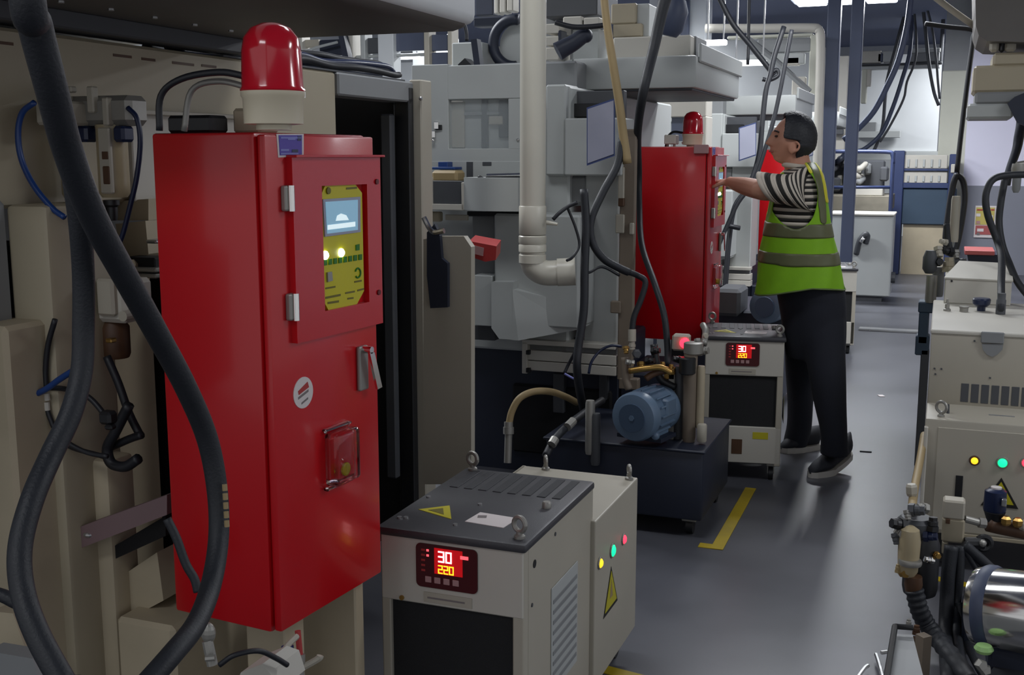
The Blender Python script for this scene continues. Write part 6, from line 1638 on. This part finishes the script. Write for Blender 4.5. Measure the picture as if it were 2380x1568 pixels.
sheet('vest_binding', vrows, lambda c, j, i: vest_pred(c, j, i) and c.z > zv(468) and (sx(c) - xb(c.z) > .021 or (c.z > zv(402) and sx(c) - xb(c.z) < -.021)), grow(.005), M['vestyel'], vest, .003)
M['hem'] = mat('olive vest edging', (92, 110, 60), 0.7)
hem = [vrows[-1][k] for k in range(NV)] + [vrows[-1][0]]
MB().tube(hem, .0045, 6, 1).build('vest_edging', M['hem'], vest, smooth=True)

# --- trousers
tr = MB()
hp_ = interp([[1803, 1948, 628, .19], [1806, 1960, 670, .20], [1816, 1963, 730, .195], [1823, 1963, 790, .175], [1830, 1960, 830, .12]], 3)
tr.rings([ering(l, r_, y, BD, b, 32) for l, r_, y, b in hp_])
nl = interp([[1856, 1962, 740, .10, 5.36], [1868, 1963, 800, .098, 5.34], [1880, 1965, 870, .09, 5.31], [1891, 1966, 930, .084, 5.30], [1907, 1968, 1000, .076, 5.29], [1908, 1970, 1035, .076, 5.30], [1907, 1972, 1056, .076, 5.31]], 3)
tr.rings([ering(l, r_, y, d, b, 26) for l, r_, y, b, d in nl])
fl = interp([[1822, 1905, 740, .10, 5.57], [1824, 1900, 800, .098, 5.63], [1827, 1894, 870, .09, 5.69], [1831, 1889, 930, .084, 5.73], [1830, 1886, 985, .078, 5.77], [1824, 1880, 1015, .08, 5.79], [1820, 1874, 1036, .08, 5.80]], 3)
tr.rings([ering(l, r_, y, d, b, 26) for l, r_, y, b, d in fl])
to = tr.build('trousers', M['trouser'], worker, smooth=True)
md = to.modifiers.new('one_surface', 'REMESH'); md.mode = 'VOXEL'; md.voxel_size = 0.009; md.use_smooth_shade = True
sm = to.modifiers.new('soft', 'SMOOTH'); sm.factor = .5; sm.iterations = 4

# --- shoes
def shoe(heel, toe, lift):
    heel, toe = Vector(heel), Vector(toe); heel.z = toe.z = 0
    d = (toe - heel).normalized(); L = (toe - heel).length; s_ = Vector((-d.y, d.x, 0)); up = Vector((0, 0, 1))
    up_, so_ = [], []
    for k in range(15):
        t = k / 14
        wd = .030 + .016 * math.sin(PI * min(1, t * 1.0) ** .8) + (.006 if .55 < t < .8 else 0)
        if t > .88: wd *= math.sqrt(max(.05, 1 - ((t - .88) / .125) ** 2))
        if t < .08: wd *= math.sqrt(max(.2, 1 - ((.08 - t) / .09) ** 2))
        hgt = (.105 - .01 * t) if t < .32 else .105 - (t - .32) * .105 - .003
        if t > .85: hgt *= math.sqrt(max(.1, 1 - ((t - .85) / .155) ** 2))
        b = heel + d * (L * t) + up * (lift * max(0, 1 - t * 1.6) ** 1.2)
        up_.append([b + s_ * (wd * math.cos(2 * PI * q / 18)) + up * (.02 + max(0, hgt * .5 * (1 + math.sin(2 * PI * q / 18)) - .0)) for q in range(18)])
        so_.append([b + s_ * (wd * 1.08 * co) + up * zz_ for co, zz_ in ((-1, .0), (-1, .028), (1, .028), (1, .0))])
    u = MB().rings(up_).build('shoe', M['shoe'], worker, smooth=True)
    MB().rings(so_).build('sole', M['sole'], u, smooth=30)
t_, h_ = at(1882, 1110, Z=0), at(1986, 1082, Z=0)
shoe(t_ + (h_ - t_).normalized() * .305, t_, .06)
t_, h_ = at(1815, 1052, Z=0), at(1888, 1042, Z=0)
shoe(t_ + (h_ - t_).normalized() * .25, t_, .0)

cv = MB().pix(1645, 380, 1650, 506, 5.69, .012, .002).build('open_cover_edge', M['reddark'], cab2)
